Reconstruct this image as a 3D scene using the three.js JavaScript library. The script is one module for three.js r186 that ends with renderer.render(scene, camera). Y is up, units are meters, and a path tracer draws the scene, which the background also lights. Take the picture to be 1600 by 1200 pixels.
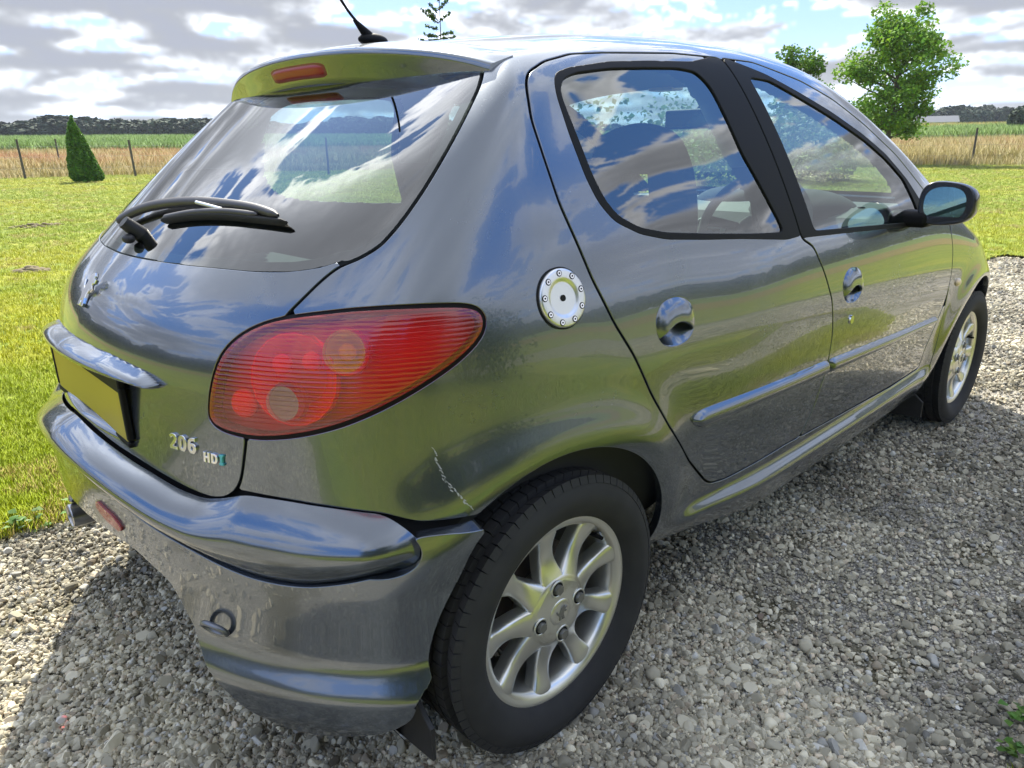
import * as THREE from 'three';
import { mergeGeometries, mergeVertices } from 'three/addons/utils/BufferGeometryUtils.js';
import { RoundedBoxGeometry } from 'three/addons/geometries/RoundedBoxGeometry.js';
import { FontLoader } from 'three/addons/loaders/FontLoader.js';
import { TextGeometry } from 'three/addons/geometries/TextGeometry.js';

// ---------- camera, sky, sun, exposure ----------
const scene = new THREE.Scene();
const camera = new THREE.PerspectiveCamera(56.13, 4 / 3, 0.05, 3000);
camera.position.set(-0.8774, 1.1330, 1.5810);
{
  const yaw = -0.8110, pitch = 0.3182, roll = -0.01285;
  const d = new THREE.Vector3(Math.cos(pitch) * Math.cos(yaw), -Math.sin(pitch), Math.cos(pitch) * Math.sin(yaw));
  const r = d.clone().cross(new THREE.Vector3(0, 1, 0)).normalize(), u = r.clone().cross(d);
  camera.up.copy(u.multiplyScalar(Math.cos(roll)).addScaledVector(r, -Math.sin(roll)));
  camera.lookAt(camera.position.clone().add(d));
}
const renderer = new THREE.WebGLRenderer({ antialias: true });
renderer.setSize(1024, 768);
renderer.toneMapping = THREE.LinearToneMapping;
renderer.toneMappingExposure = 2.12;
renderer.shadowMap.enabled = true;

function rng(seed) { let a = seed >>> 0; return () => { a = (a + 0x6D2B79F5) | 0; let t = Math.imul(a ^ (a >>> 15), 1 | a); t = (t + Math.imul(t ^ (t >>> 7), 61 | t)) ^ t; return ((t ^ (t >>> 14)) >>> 0) / 4294967296; }; }
const hash2 = (ix, iy, s = 0) => { let h = Math.imul(ix | 0, 374761393) ^ Math.imul(iy | 0, 668265263) ^ Math.imul(s | 0, 1274126177); h = Math.imul(h ^ (h >>> 13), 1274126177); return ((h ^ (h >>> 16)) >>> 0) / 4294967296; };
function vnoise(x, y, s = 0, per = 0) {
  let ix = Math.floor(x), iy = Math.floor(y); const fx = x - ix, fy = y - iy, u = fx * fx * fx * (fx * (6 * fx - 15) + 10), v = fy * fy * fy * (fy * (6 * fy - 15) + 10);
  let jx = ix + 1, jy = iy + 1; if (per) { const m = (k) => ((k % per) + per) % per; ix = m(ix); iy = m(iy); jx = m(jx); jy = m(jy); }
  const a = hash2(ix, iy, s), b = hash2(jx, iy, s), c = hash2(ix, jy, s), d = hash2(jx, jy, s);
  return a + (b - a) * u + (c - a) * v + (a - b - c + d) * u * v;
}
function fbm(x, y, oct = 5, s = 0, per = 0, gain = .5) { let a = 1, f = 0, n = 0, p = per; for (let i = 0; i < oct; i++) { f += a * vnoise(x, y, s + i * 17, p); n += a; a *= gain; x *= 2; y *= 2; p *= 2; } return f / n; }
const clamp = (x, a = 0, b = 1) => Math.min(b, Math.max(a, x));
const lerp = (a, b, t) => a + (b - a) * t;
const smooth = (a, b, x) => { const t = clamp((x - a) / (b - a)); return t * t * (3 - 2 * t); };

const SUN = new THREE.Vector3(0.5 * 0.72, 0.70, -0.86 * 0.72).normalize();
{ // broken cumulus under a blue sky, lit by the sun's direction
  const W = 2048, H = 1024, data = new Float32Array(W * H * 4);
  const dens = (px, pz) => {
    const wx = fbm(px * .8 + 3.1, pz * .8 + 7.7, 3, 91) - .5, wz = fbm(px * .8 + 13.1, pz * .8 - 4.7, 3, 57) - .5;
    const big = fbm(px * .3 + 41.3, pz * .3 + 18.6, 2, 5); let a = 1, s = 0, n = 0, x = px * 1.45 + wx * 1.3, z = pz * 1.45 + wz * 1.3;
    for (let i = 0; i < 7; i++) { let v = vnoise(x, z, 23 + i * 17); if (i > 1) v = 1 - Math.abs(2 * v - 1); s += a * v; n += a; a *= .55; x = x * 2.03 + 1.7; z = z * 2.03 - .9; }
    return s / n + (big - .5) * .5;
  };
  const bank = (x, z) => .035 * (x * .69 - z * .72);                   // the cloud is closer packed ahead than behind
  for (let j = 0; j < H; j++) {
    const el = ((j + .5) / H - .5) * Math.PI, y = Math.sin(el), ch = Math.cos(el);
    for (let i = 0; i < W; i++) {
      const az = ((i + .5) / W - .5) * 2 * Math.PI, x = Math.cos(az) * ch, z = Math.sin(az) * ch, o = (j * W + i) * 4;
      const mu = x * SUN.x + y * SUN.y + z * SUN.z, yy = Math.max(y, 0);
      const hz = Math.exp(-yy * 7.5);
      let r = lerp(.105, .62, hz), g = lerp(.265, .74, hz), b = lerp(.66, .92, hz);
      const glow = Math.pow(Math.max(0, mu), 8) * .3; r += glow; g += glow * .97; b += glow * .9;
      if (y > .004) {
        const k = 1.15 / (y + .055), px = x * k + 2.3, pz = z * k + 5.2;
        const cut = .43 + .15 * smooth(.14, .5, y) - bank(x, z) * (1 - smooth(.1, .5, y)), d0 = dens(px, pz) - cut, d1 = d0 > -.1 ? dens(px + SUN.x * .2, pz + SUN.z * .2) - cut : 0;
        const a = 1 - Math.exp(-Math.max(0, d0) * 42), thick = Math.max(0, d0) * .75 + Math.max(0, d1 + .03) * .75;
        const back = smooth(-.3, .6, mu), core = 1 - Math.exp(-thick * lerp(4.5, 9, back));
        let L = lerp(lerp(.8, .42, core), lerp(1.25, lerp(.15, .45, smooth(.2, .6, y)), core), back);
        L += Math.exp(-thick * 13) * Math.pow(Math.max(0, mu), 4) * .5;
        L *= 1 + .9 * smooth(.72, .95, mu) * smooth(.15, .4, y);
        const far = Math.exp(-y * 10); L = lerp(L, lerp(L, .72, .3), far);
        const aa = a * smooth(.004, .03, y);
        r = lerp(r, L * lerp(1, .93, core), aa); g = lerp(g, L * lerp(.995, .985, core), aa); b = lerp(b, L * lerp(.98, 1.1, core), aa);
      } else if (y < 0) { const t = smooth(0, -.08, y); r = lerp(r, .12, t); g = lerp(g, .14, t); b = lerp(b, .08, t); }
      data[o] = r; data[o + 1] = g; data[o + 2] = b; data[o + 3] = 1;
    }
  }
  const sky = new THREE.DataTexture(data, W, H, THREE.RGBAFormat, THREE.FloatType);
  sky.mapping = THREE.EquirectangularReflectionMapping; sky.magFilter = THREE.LinearFilter; sky.minFilter = THREE.LinearFilter; sky.wrapS = THREE.RepeatWrapping; sky.needsUpdate = true;
  scene.background = sky; scene.environment = sky;
}
scene.fog = new THREE.FogExp2(new THREE.Color(.72, .8, .9), 0.00025);
const sun = new THREE.DirectionalLight(new THREE.Color(1, .94, .8), 5);
sun.position.copy(SUN).multiplyScalar(60); sun.target.position.set(0, 0, 0); sun.castShadow = true;
sun.shadow.mapSize.set(4096, 4096); Object.assign(sun.shadow.camera, { left: -12, right: 12, top: 12, bottom: -12, near: 1, far: 140 });
scene.add(sun, sun.target);

// ---------- helpers ----------
const taken = new Map();
function numbered(n) { const k = taken.get(n) ?? 0; taken.set(n, k + 1); return k ? n + '_' + String(k).padStart(3, '0') : n; }
function obj(name, geo, mat, parent = scene) { const m = new THREE.Mesh(geo, mat); m.name = parent === scene ? numbered(name) : name; m.castShadow = m.receiveShadow = true; parent.add(m); return m; }
function tag(o, label, category, group) { o.userData.label = label; if (category) o.userData.category = category; if (group) o.userData.group = group; return o; }
function base(name, pos, label, category, group) { const g = new THREE.Group(); g.name = numbered(name); g.position.set(...pos); scene.add(g); return tag(g, label, category, group); }
const struct = (o) => { o.userData.kind = 'structure'; return o; };
const stuff = (o) => { o.userData.kind = 'stuff'; return o; };
const V3 = (x, y, z) => new THREE.Vector3(x, y, z);
const lin = (r, g, b) => new THREE.Color().setRGB(r, g, b);
const std = (c, roughness = .8, extra = {}) => new THREE.MeshStandardMaterial({ color: Array.isArray(c) ? lin(...c) : c, roughness, ...extra });
function tex(w, h, f, srgb, rep) {
  const d = new Uint8Array(w * h * 4);
  for (let y = 0; y < h; y++) for (let x = 0; x < w; x++) { const c = f(x / w, y / h, x, y), o = (y * w + x) * 4; if (typeof c === 'number') { d[o] = d[o + 1] = d[o + 2] = clamp(c) * 255; } else { d[o] = clamp(c[0]) * 255; d[o + 1] = clamp(c[1]) * 255; d[o + 2] = clamp(c[2]) * 255; } d[o + 3] = 255; }
  const t = new THREE.DataTexture(d, w, h, THREE.RGBAFormat); t.magFilter = THREE.LinearFilter; t.minFilter = THREE.LinearMipmapLinearFilter; t.generateMipmaps = true; t.wrapS = t.wrapT = THREE.RepeatWrapping; if (srgb) t.colorSpace = THREE.SRGBColorSpace; if (rep) t.repeat.set(rep[0], rep[1]); t.needsUpdate = true; return t;
}
const toSRGB = (v) => v <= .0031308 ? v * 12.92 : 1.055 * Math.pow(v, 1 / 2.4) - .055;
const S3 = (r, g, b) => [toSRGB(r), toSRGB(g), toSRGB(b)];
// ---------- the place ----------
const terrain = (x, z) => { const d = Math.hypot(x + .9, z - 1.6); return .0232 * Math.max(0, d - 44) * (1 - smooth(200, 330, d) * .0) * (d > 260 ? 260 / d : 1) + (fbm(x * .012 + 5, z * .012 + 9, 3, 3) - .5) * Math.min(1.2, Math.max(0, d - 44) * .012) - .0; };
const driveL = (x) => -1.06 + .085 * (x + .5) + .05 * (fbm(x * 1.7, 3.3, 3, 12) - .5) * 3;   // left edge of the gravel
const driveEnd = (z) => 8.0 + .3 * (z + .2) + (fbm(z * .9, 8.1, 3, 15) - .5) * .8;            // far end of the gravel
const islandEdge = (x, z) => { const qx = Math.max(0, Math.abs(x + 4.5) - 8.2), qz = Math.max(0, Math.abs(z - 5.6) - 2.6); return 1.4 - Math.hypot(qx, qz) + (fbm(x * 1.3, z * 1.3, 3, 44) - .5) * .5; };   // lawn to the right of the drive, > 0 inside
const wedge = (x, z) => Math.min(z - 2.0, 2.06 + .3 * (x - 1.1) - z, x - .6);
const onGravel = (x, z) => z > driveL(x) && x < driveEnd(z) && z < 14 && x > -16 && (islandEdge(x, z) < 0 || wedge(x, z) > (fbm(x * 3, z * 3, 3, 45) - .5) * .3);
function sheet(x0, x1, z0, z1, nx, nz, yf, keep) {
  const p = [], u = [], id = [];
  for (let j = 0; j <= nz; j++) for (let i = 0; i <= nx; i++) { const x = lerp(x0, x1, i / nx), z = lerp(z0, z1, j / nz); p.push(x, yf(x, z), z); u.push(x, z); }
  for (let j = 0; j < nz; j++) for (let i = 0; i < nx; i++) { const a = j * (nx + 1) + i, x = lerp(x0, x1, (i + .5) / nx), z = lerp(z0, z1, (j + .5) / nz); if (keep && !keep(x, z)) continue; id.push(a, a + nx + 1, a + 1, a + 1, a + nx + 1, a + nx + 2); }
  const g = new THREE.BufferGeometry(); g.setAttribute('position', new THREE.Float32BufferAttribute(p, 3)); g.setAttribute('uv', new THREE.Float32BufferAttribute(u, 2)); g.setIndex(id); g.computeVertexNormals(); return g;
}
function polar(r0, r1, nr, na, yf, uvScale = 1) {
  const p = [], u = [], id = []; for (let i = 0; i <= nr; i++) { const r = r0 * Math.pow(r1 / r0, i / nr); for (let j = 0; j <= na; j++) { const a = j / na * Math.PI * 2, x = r * Math.cos(a), z = r * Math.sin(a); p.push(x, yf(x, z), z); u.push(x * uvScale, z * uvScale); } }
  for (let i = 0; i < nr; i++) for (let j = 0; j < na; j++) { const a = i * (na + 1) + j, b = a + na + 1; id.push(a, a + 1, b, a + 1, b + 1, b); }
  const g = new THREE.BufferGeometry(); g.setAttribute('position', new THREE.Float32BufferAttribute(p, 3)); g.setAttribute('uv', new THREE.Float32BufferAttribute(u, 2)); g.setIndex(id); g.computeVertexNormals(); return g;
}
const scaled = (t, k) => { const c = t.clone(); c.repeat.set(k, k); c.needsUpdate = true; return c; };
{
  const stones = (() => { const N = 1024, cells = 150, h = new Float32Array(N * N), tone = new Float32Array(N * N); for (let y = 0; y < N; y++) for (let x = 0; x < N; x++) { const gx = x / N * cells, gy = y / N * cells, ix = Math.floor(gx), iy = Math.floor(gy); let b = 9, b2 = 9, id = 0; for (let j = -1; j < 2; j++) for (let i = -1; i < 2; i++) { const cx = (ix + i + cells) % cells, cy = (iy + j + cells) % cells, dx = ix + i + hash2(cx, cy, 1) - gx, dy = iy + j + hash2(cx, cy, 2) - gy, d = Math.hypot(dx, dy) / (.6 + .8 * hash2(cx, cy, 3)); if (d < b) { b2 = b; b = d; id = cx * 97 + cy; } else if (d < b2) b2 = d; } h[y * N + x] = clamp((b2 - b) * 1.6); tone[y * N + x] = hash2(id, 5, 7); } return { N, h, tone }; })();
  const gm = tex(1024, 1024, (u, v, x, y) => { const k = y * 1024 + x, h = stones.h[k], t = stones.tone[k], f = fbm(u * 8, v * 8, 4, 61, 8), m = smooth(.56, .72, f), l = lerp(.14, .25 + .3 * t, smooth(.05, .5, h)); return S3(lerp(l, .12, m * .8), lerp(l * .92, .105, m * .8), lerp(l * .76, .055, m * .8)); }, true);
  const gb = tex(1024, 1024, (u, v, x, y) => smooth(0, .6, stones.h[y * 1024 + x]) * (.5 + .5 * stones.tone[y * 1024 + x]), false);
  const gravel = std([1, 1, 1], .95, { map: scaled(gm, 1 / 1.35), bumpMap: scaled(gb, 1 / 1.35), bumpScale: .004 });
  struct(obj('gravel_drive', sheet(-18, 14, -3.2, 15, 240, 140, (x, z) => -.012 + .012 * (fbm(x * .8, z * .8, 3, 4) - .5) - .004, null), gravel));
  const gr = tex(1024, 1024, (u, v) => { const a = fbm(u * 12, v * 12, 5, 81, 12), b = fbm(u * 60, v * 60, 4, 82, 60), c = fbm(u * 5, v * 5, 3, 83, 5), y = smooth(.4, .68, a), d = smooth(.62, .74, c); const k = .62 + .75 * b; return S3(lerp(lerp(.16, .27, y), .22, d * .35) * k, lerp(lerp(.22, .28, y), .18, d * .35) * k, lerp(.012, .02, y) * k); }, true);
  const gbump = tex(512, 512, (u, v) => fbm(u * 90, v * 90, 3, 84, 90), false);
  const M_lawn = std([1, 1, 1], .95, { map: scaled(gr, 1 / 6.5), bumpMap: scaled(gbump, 1 / 2.2), bumpScale: .035 });
  const lawnY = (x, z) => .008 + .03 * (fbm(x * .35, z * .35, 3, 6) - .4);
  struct(obj('lawn', sheet(-60, 60, -60, 60, 400, 400, lawnY, (x, z) => Math.hypot(x, z) < 50 && !(x > -17 && x < 13.5 && z > -3 && z < 14.5)), M_lawn));
  struct(obj('lawn', sheet(-18, 14, -3.2, 15, 800, 455, lawnY, (x, z) => !onGravel(x, z)), M_lawn));
  const rough = tex(512, 512, (u, v) => { const a = fbm(u * 10, v * 10, 5, 91, 10), b = fbm(u * 50, v * 50, 3, 92, 50), k = .6 + .8 * b; return S3(lerp(.2, .3, a) * k, lerp(.15, .19, a) * k, .05 * k); }, true);
  struct(obj('rough_field', polar(45, 82, 14, 240, (x, z) => terrain(x, z) + .02), std([1, 1, 1], 1, { map: scaled(rough, 1 / 14) })));
  const crop = tex(512, 512, (u, v) => { const a = fbm(u * 6, v * 6, 4, 95, 6), b = fbm(u * 70, v * 70, 3, 96, 70), k = .6 + .8 * b; return S3(lerp(.1, .17, a) * k, lerp(.19, .23, a) * k, .03 * k); }, true);
  struct(obj('crop_field', polar(81, 900, 40, 240, (x, z) => terrain(x, z)), std([1, 1, 1], 1, { map: scaled(crop, 1 / 60) })));
}
// loose stones, blades and stalks: masses nobody counts
function scatter(name, geos, mats, list, label) {                     // list of [variant, matrix, colour]
  const top = new THREE.Group(); top.name = numbered(name); stuff(top).userData.label = label; scene.add(top);
  geos.forEach((g, v) => {
    const l = list.filter((e) => e[0] === v); if (!l.length) return;
    const m = new THREE.InstancedMesh(g, mats, l.length); m.name = name; l.forEach((e, i) => { m.setMatrixAt(i, e[1]); m.setColorAt(i, e[2]); }); m.castShadow = m.receiveShadow = true; stuff(m); top.add(m);
  });
}
const camX = -.877, camZ = 1.581, headX = .69, headZ = -.725;
const inView = (x, z, wide = .84) => { const dx = x - camX, dz = z - camZ, d = Math.hypot(dx, dz); return d < .6 || (dx * headX + dz * headZ) / d > Math.cos(wide); };
{
  const R = rng(11), geos = [];
  for (let v = 0; v < 7; v++) { const g = mergeVertices(new THREE.IcosahedronGeometry(1, v % 3 ? 1 : 2).deleteAttribute('normal').deleteAttribute('uv')), p = g.attributes.position, cuts = [...Array(8)].map(() => { const d = V3(R() - .5, R() - .5, R() - .5).normalize(); return [d, .42 + R() * .4]; }); for (let i = 0; i < p.count; i++) { const q = V3(p.getX(i), p.getY(i), p.getZ(i)); for (const [d, k] of cuts) { const e = q.dot(d); if (e > k) q.addScaledVector(d, (k - e) * .94); } q.multiplyScalar(.9 + .16 * vnoise(q.x * 2 + v * 7, q.y * 2 + q.z * 3, v)); p.setXYZ(i, q.x, q.y * .72, q.z * (.72 + .06 * v)); } const gg = v % 3 ? g.toNonIndexed() : g; gg.computeVertexNormals(); geos.push(gg); }
  const list = [], q = new THREE.Quaternion(), e = new THREE.Euler();
  const put = (x, z, r) => { const t = R(), w = R(), moss = smooth(.5, .66, fbm(x * 1.9, z * 1.9, 4, 61)); let l = .33 + .42 * t * t + (w > .9 ? .14 : 0); l *= 1 - .7 * moss * R(); const c = w < .0015 ? lin(.26, .2, .15) : w < .1 ? lin(l * 1.02, l * .86, l * .62) : w < .18 ? lin(l * .96, l * .93, l * .82) : lin(l, l * .91, l * .67); e.set((R() - .5) * .9, R() * 6.28, (R() - .5) * .9); list.push([Math.floor(R() * 7), new THREE.Matrix4().compose(V3(x, -.014 + .012 * (fbm(x * .8, z * .8, 3, 4) - .5) + r * (.2 + R() * .4), z), q.setFromEuler(e), V3(r, r, r)), c]); };
  for (let k = 0; k < 600000; k++) {                                  // denser where the stones are large enough to tell apart
    const d = .45 + 10 * Math.pow(R(), 1.5), a = Math.atan2(headZ, headX) + (R() - .5) * 1.62, x = camX + d * Math.cos(a), z = camZ + d * Math.sin(a);
    if (!onGravel(x, z)) { const l = z - driveL(x); if (!(l > -.25 && l < .02 && R() < .25 && x < 6)) continue; }
    const bare = smooth(.5, .6, fbm(x * 2.6 + 7, z * 2.6, 4, 62)); if (R() < bare * .62) continue; const r = .0028 + .0074 * Math.pow(R(), 2.0) + (R() < .07 ? .008 * R() : 0) + (R() < .006 ? .01 : 0); put(x, z, r * (1 + .09 * Math.max(0, d - 2.5)));
  }
  for (let k = 0; k < 60000; k++) { const x = -9 + R() * 18, z = -1 + R() * 9; if (inView(x, z) || !onGravel(x, z)) continue; put(x, z, .008 + .01 * R()); }
  scatter('gravel', geos, std([1, 1, 1], .9), list, 'loose pale grey gravel covering the drive');
}
function blades(n, h, spread, w, lean, R) {                           // a tuft of pointed blades
  const p = [], id = [], nn = [];
  for (let k = 0; k < n; k++) {
    const a = R() * 6.28, r = Math.sqrt(R()) * spread, x = r * Math.cos(a), z = r * Math.sin(a), b = R() * 6.28, hh = h * (.55 + .6 * R()), lx = Math.cos(b) * lean * hh * (.3 + R()), lz = Math.sin(b) * lean * hh * (.3 + R()), f = R() * 6.28, wx = Math.cos(f) * w, wz = Math.sin(f) * w, o = p.length / 3;
    p.push(x - wx, -.004, z - wz, x + wx, -.004, z + wz, x + lx * .4 - wx * .8, hh * .55, z + lz * .4 - wz * .8, x + lx * .4 + wx * .8, hh * .55, z + lz * .4 + wz * .8, x + lx, hh, z + lz); id.push(o, o + 1, o + 2, o + 1, o + 3, o + 2, o + 2, o + 3, o + 4);
    for (let q = 0; q < 5; q++) nn.push(lx * .5, 1, lz * .5);
  }
  const g = new THREE.BufferGeometry(); g.setAttribute('position', new THREE.Float32BufferAttribute(p, 3)); g.setIndex(id); for (let i = 0; i < nn.length; i += 3) { const l = Math.hypot(nn[i], 1, nn[i + 2]); nn[i] /= l; nn[i + 1] = 1 / l; nn[i + 2] /= l; } g.setAttribute('normal', new THREE.Float32BufferAttribute(nn, 3)); return g;
}
const leafMat = (c, t = .35) => new THREE.MeshPhysicalMaterial({ color: lin(...c), roughness: .85, transmission: t, thickness: 0, specularIntensity: .4 });
{
  const R = rng(21), geos = [0, 1, 2].map(() => blades(13, .027, .03, .0015, .6, R)), list = [], Y = new THREE.Vector3(0, 1, 0), q = new THREE.Quaternion();
  const put = (x, z, s) => { const f = fbm(x * .5, z * .5, 4, 81), b = fbm(x * 2.2, z * 2.2, 3, 31), y = smooth(.36, .66, f) * .8 + .2 * R(), dry = b > .62 && R() < .5 ? 1 : 0, k = .75 + .5 * R(); const c = dry ? lin(.42 * k, .35 * k, .1 * k) : lin(lerp(.27, .44, y) * k, lerp(.36, .45, y) * k, lerp(.008, .012, y) * k); list.push([Math.floor(R() * 3), new THREE.Matrix4().compose(V3(x, .004 + .03 * (fbm(x * .35, z * .35, 3, 6) - .4), z), q.setFromAxisAngle(Y, R() * 6.28), V3(s, s * (.7 + .6 * R()), s)), c]); };
  for (let k = 0; k < 190000; k++) { const d = 2.2 + 42 * Math.pow(R(), 2.3), a = Math.atan2(headZ, headX) + (R() - .5) * 1.5, x = camX + d * Math.cos(a), z = camZ + d * Math.sin(a); if (Math.hypot(x, z) > 46) continue; if (onGravel(x, z)) { const l = z - driveL(x); if (!(l < .12 && R() < .35) || x > 5) continue; } put(x, z, 1 + d * .035); }
  for (let k = 0; k < 26000; k++) { const x = -12 + R() * 15, z = 2.6 + R() * 7; if (islandEdge(x, z) < -.05) continue; put(x, z, 1.5); }
  for (let k = 0, m = 0; k < 400000 && m < 34000; k++) { const x = -11 + R() * 17, z = 1.2 + R() * 6, e = islandEdge(x, z), w = wedge(x, z); if (e < -.06 || (e > .3 && (w < -.35 || w > .06)) || (w > .06 && e > .06)) continue; m++; put(x, z, .9 + .5 * R()); }
  for (let k = 0; k < 36000; k++) { const x = -6 + R() * 13, z = driveL(x) + .08 - 5 * Math.pow(R(), 1.7); if (inView(x, z, .7)) continue; put(x, z, 1.1); }
  scatter('grass', geos, leafMat([1, 1, 1], .3), list, 'short yellow green lawn grass beside the drive');
  const tall = [0, 1, 2].map(() => blades(16, .85, .3, .009, .35, R)), l2 = [];
  for (let k = 0; k < 42000; k++) {
    const d = 41.5 + 40 * Math.pow(R(), 1.2), a = Math.atan2(headZ, headX) + (R() - .5) * 1.7, x = camX + d * Math.cos(a), z = camZ + d * Math.sin(a), left = smooth(.1, -.25, (a - Math.atan2(headZ, headX))); if (d < 43.2 && R() < .6) continue;
    const f = fbm(x * .09, z * .09, 4, 7), rd = smooth(.45, .6, fbm(x * .2 + 40, z * .2, 3, 19)) * (.25 + .75 * left) * smooth(44, 52, d), kk = .7 + .6 * R(); let c = lin(lerp(.2, .36, f) * kk, lerp(.22, .27, f) * kk, .06 * kk); if (R() < rd) c = lin(.36 * kk, .17 * kk, .06 * kk); else if (R() < .25 + .25 * left) c = lin(.42 * kk, .31 * kk, .12 * kk);
    const s = (d < 44.5 ? .55 : .9) * (.7 + .5 * R()); l2.push([Math.floor(R() * 3), new THREE.Matrix4().compose(V3(x, terrain(x, z), z), q.setFromAxisAngle(Y, R() * 6.28), V3(s * 1.3, s, s * 1.3)), c]);
  }
  scatter('tall_grass', tall, leafMat([1, 1, 1], .35), l2, 'tall dry grass and dock beyond the fence');
  const cropT = [0, 1].map(() => blades(14, 1.0, .5, .03, .5, R)), l3 = [];
  for (let k = 0; k < 30000; k++) { const d = 84 + 190 * Math.pow(R(), 1.6), a = Math.atan2(headZ, headX) + (R() - .5) * 1.6, x = camX + d * Math.cos(a), z = camZ + d * Math.sin(a), kk = .75 + .5 * R(), f = fbm(x * .02, z * .02, 3, 17), right = smooth(0, .5, a - Math.atan2(headZ, headX)); const tass = right * smooth(150, 230, d) * (R() < .6 ? 1 : 0); l3.push([Math.floor(R() * 2), new THREE.Matrix4().compose(V3(x, terrain(x, z), z), q.setFromAxisAngle(Y, R() * 6.28), V3(1.4, 1.2, 1.4)), lin(lerp(lerp(.1, .17, f), .36, tass) * kk, lerp(lerp(.22, .26, f), .24, tass) * kk, .035 * kk)]); }
  scatter('maize', cropT, leafMat([1, 1, 1], .3), l3, 'green maize filling the far field');
}
// ---------- trees, shrubs, fence ----------
function limb(p0, p1, r0, r1, bend, R, seg = 8) { const a = V3(...p0), b = V3(...p1), m = a.clone().lerp(b, .5).add(V3((R() - .5) * bend, (R() - .5) * bend * .5, (R() - .5) * bend)), c = new THREE.QuadraticBezierCurve3(a, m, b), g = new THREE.TubeGeometry(c, seg, 1, 7, false), p = g.attributes.position; for (let i = 0; i <= seg; i++) { const ctr = c.getPoint(i / seg), r = lerp(r0, r1, i / seg); for (let k = 0; k < 8; k++) { const j = i * 8 + k; p.setXYZ(j, ctr.x + (p.getX(j) - ctr.x) * r, ctr.y + (p.getY(j) - ctr.y) * r, ctr.z + (p.getZ(j) - ctr.z) * r); } } return g; }
function leafCloud(pts, size, R, pal, up = .4) {                       // one small folded leaf per point
  const p = [], c = [], id = []; const t = V3(), b = V3(), n = V3();
  for (const [x, y, z, sh] of pts) {
    n.set(R() - .5, R() - .5 + up, R() - .5).normalize(); t.set(R() - .5, R() - .5, R() - .5).cross(n).normalize(); b.copy(n).cross(t); const s = size * (.6 + .8 * R()), w = s * .42, o = p.length / 3, f = s * .16;
    for (const [a, d, e] of [[-1, 0, 0], [0, 1, f], [0, -1, f], [1, 0, 0]]) p.push(x + t.x * a * s * .5 + b.x * d * w + n.x * e, y + t.y * a * s * .5 + b.y * d * w + n.y * e, z + t.z * a * s * .5 + b.z * d * w + n.z * e);
    id.push(o, o + 2, o + 1, o + 1, o + 2, o + 3); const q = pal(R, sh); for (let k = 0; k < 4; k++) c.push(...q);
  }
  const g = new THREE.BufferGeometry(); g.setAttribute('position', new THREE.Float32BufferAttribute(p, 3)); g.setAttribute('color', new THREE.Float32BufferAttribute(c, 3)); g.setIndex(id); g.computeVertexNormals(); return g;
}
const bark = std([.12, .095, .07], .95), foliage = new THREE.MeshPhysicalMaterial({ vertexColors: true, roughness: .75, transmission: .42, thickness: 0, specularIntensity: .4 });
const green = (r, g, b, v = .5) => (R, sh) => { const k = (1 - v / 2) + v * R(); return [r * k * (.8 + .4 * R()), g * k, b * k * (.6 + .8 * R())]; };
function broadTree(name, pos, h, w, seed, leaf, n, pal, label, group, gap = .5, low = .22) {
  const R = rng(seed), t = base(name, pos, label, 'tree', group), wood = [limb([0, -.1, 0], [(R() - .5) * .3, h * .55, (R() - .5) * .3], h * .02, h * .011, .3, R), limb([0, h * .5, 0], [(R() - .5) * .4, h * .92, (R() - .5) * .4], h * .011, .012, .3, R)], pts = [], clumps = [];
  for (let k = 0; k < 34; k++) {
    const u = k / 34, y = h * (low + (.98 - low) * Math.pow(u, .9)), a = k * 2.4 + R(), env = Math.pow(Math.sin(Math.PI * clamp(.12 + .83 * (y / h - low) / (1 - low), 0, 1)), .62), r = w * .5 * env * (.72 + .5 * R()), e = [r * Math.cos(a), y + r * .25 * R(), r * Math.sin(a)];
    wood.push(limb([0, y * .82, 0], e, h * .0075, .008, .5, R)); const m = 3; for (let j = 0; j < m; j++) { const f = .45 + .55 * (j + R() * .6) / m; clumps.push([e[0] * f + (R() - .5) * .5, lerp(y * .82, e[1], f) + (R() - .2) * .4, e[2] * f + (R() - .5) * .5, w * (.08 + .12 * R()) * (1.1 - .3 * f)]); }
  }
  const per = Math.floor(n / clumps.length); for (const [x, y, z, r] of clumps) for (let k = 0; k < per; k++) { const d = Math.cbrt(R()) * r * 1.2, a = R() * 6.28, c = R() * 2 - 1, s = Math.sqrt(1 - c * c); pts.push([x + d * s * Math.cos(a), y + d * c * .75, z + d * s * Math.sin(a), c]); }
  obj('trunk', mergeGeometries(wood), bark, t); stuff(obj('crown', leafCloud(pts, leaf, R, pal), foliage, t)); return t;
}
broadTree('maple_tree', [39.55, 0, -13.06], 7.15, 4.6, 5, .16, 17000, green(.21, .37, .04, .9), 'young broadleaf tree with bright green crown beyond the lawn on the right');
broadTree('field_tree', [38.66, 0, -17.72], 5.75, 2.6, 8, .18, 7000, green(.14, .26, .03, .8), 'small tree whose top shows above the car roof');
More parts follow.
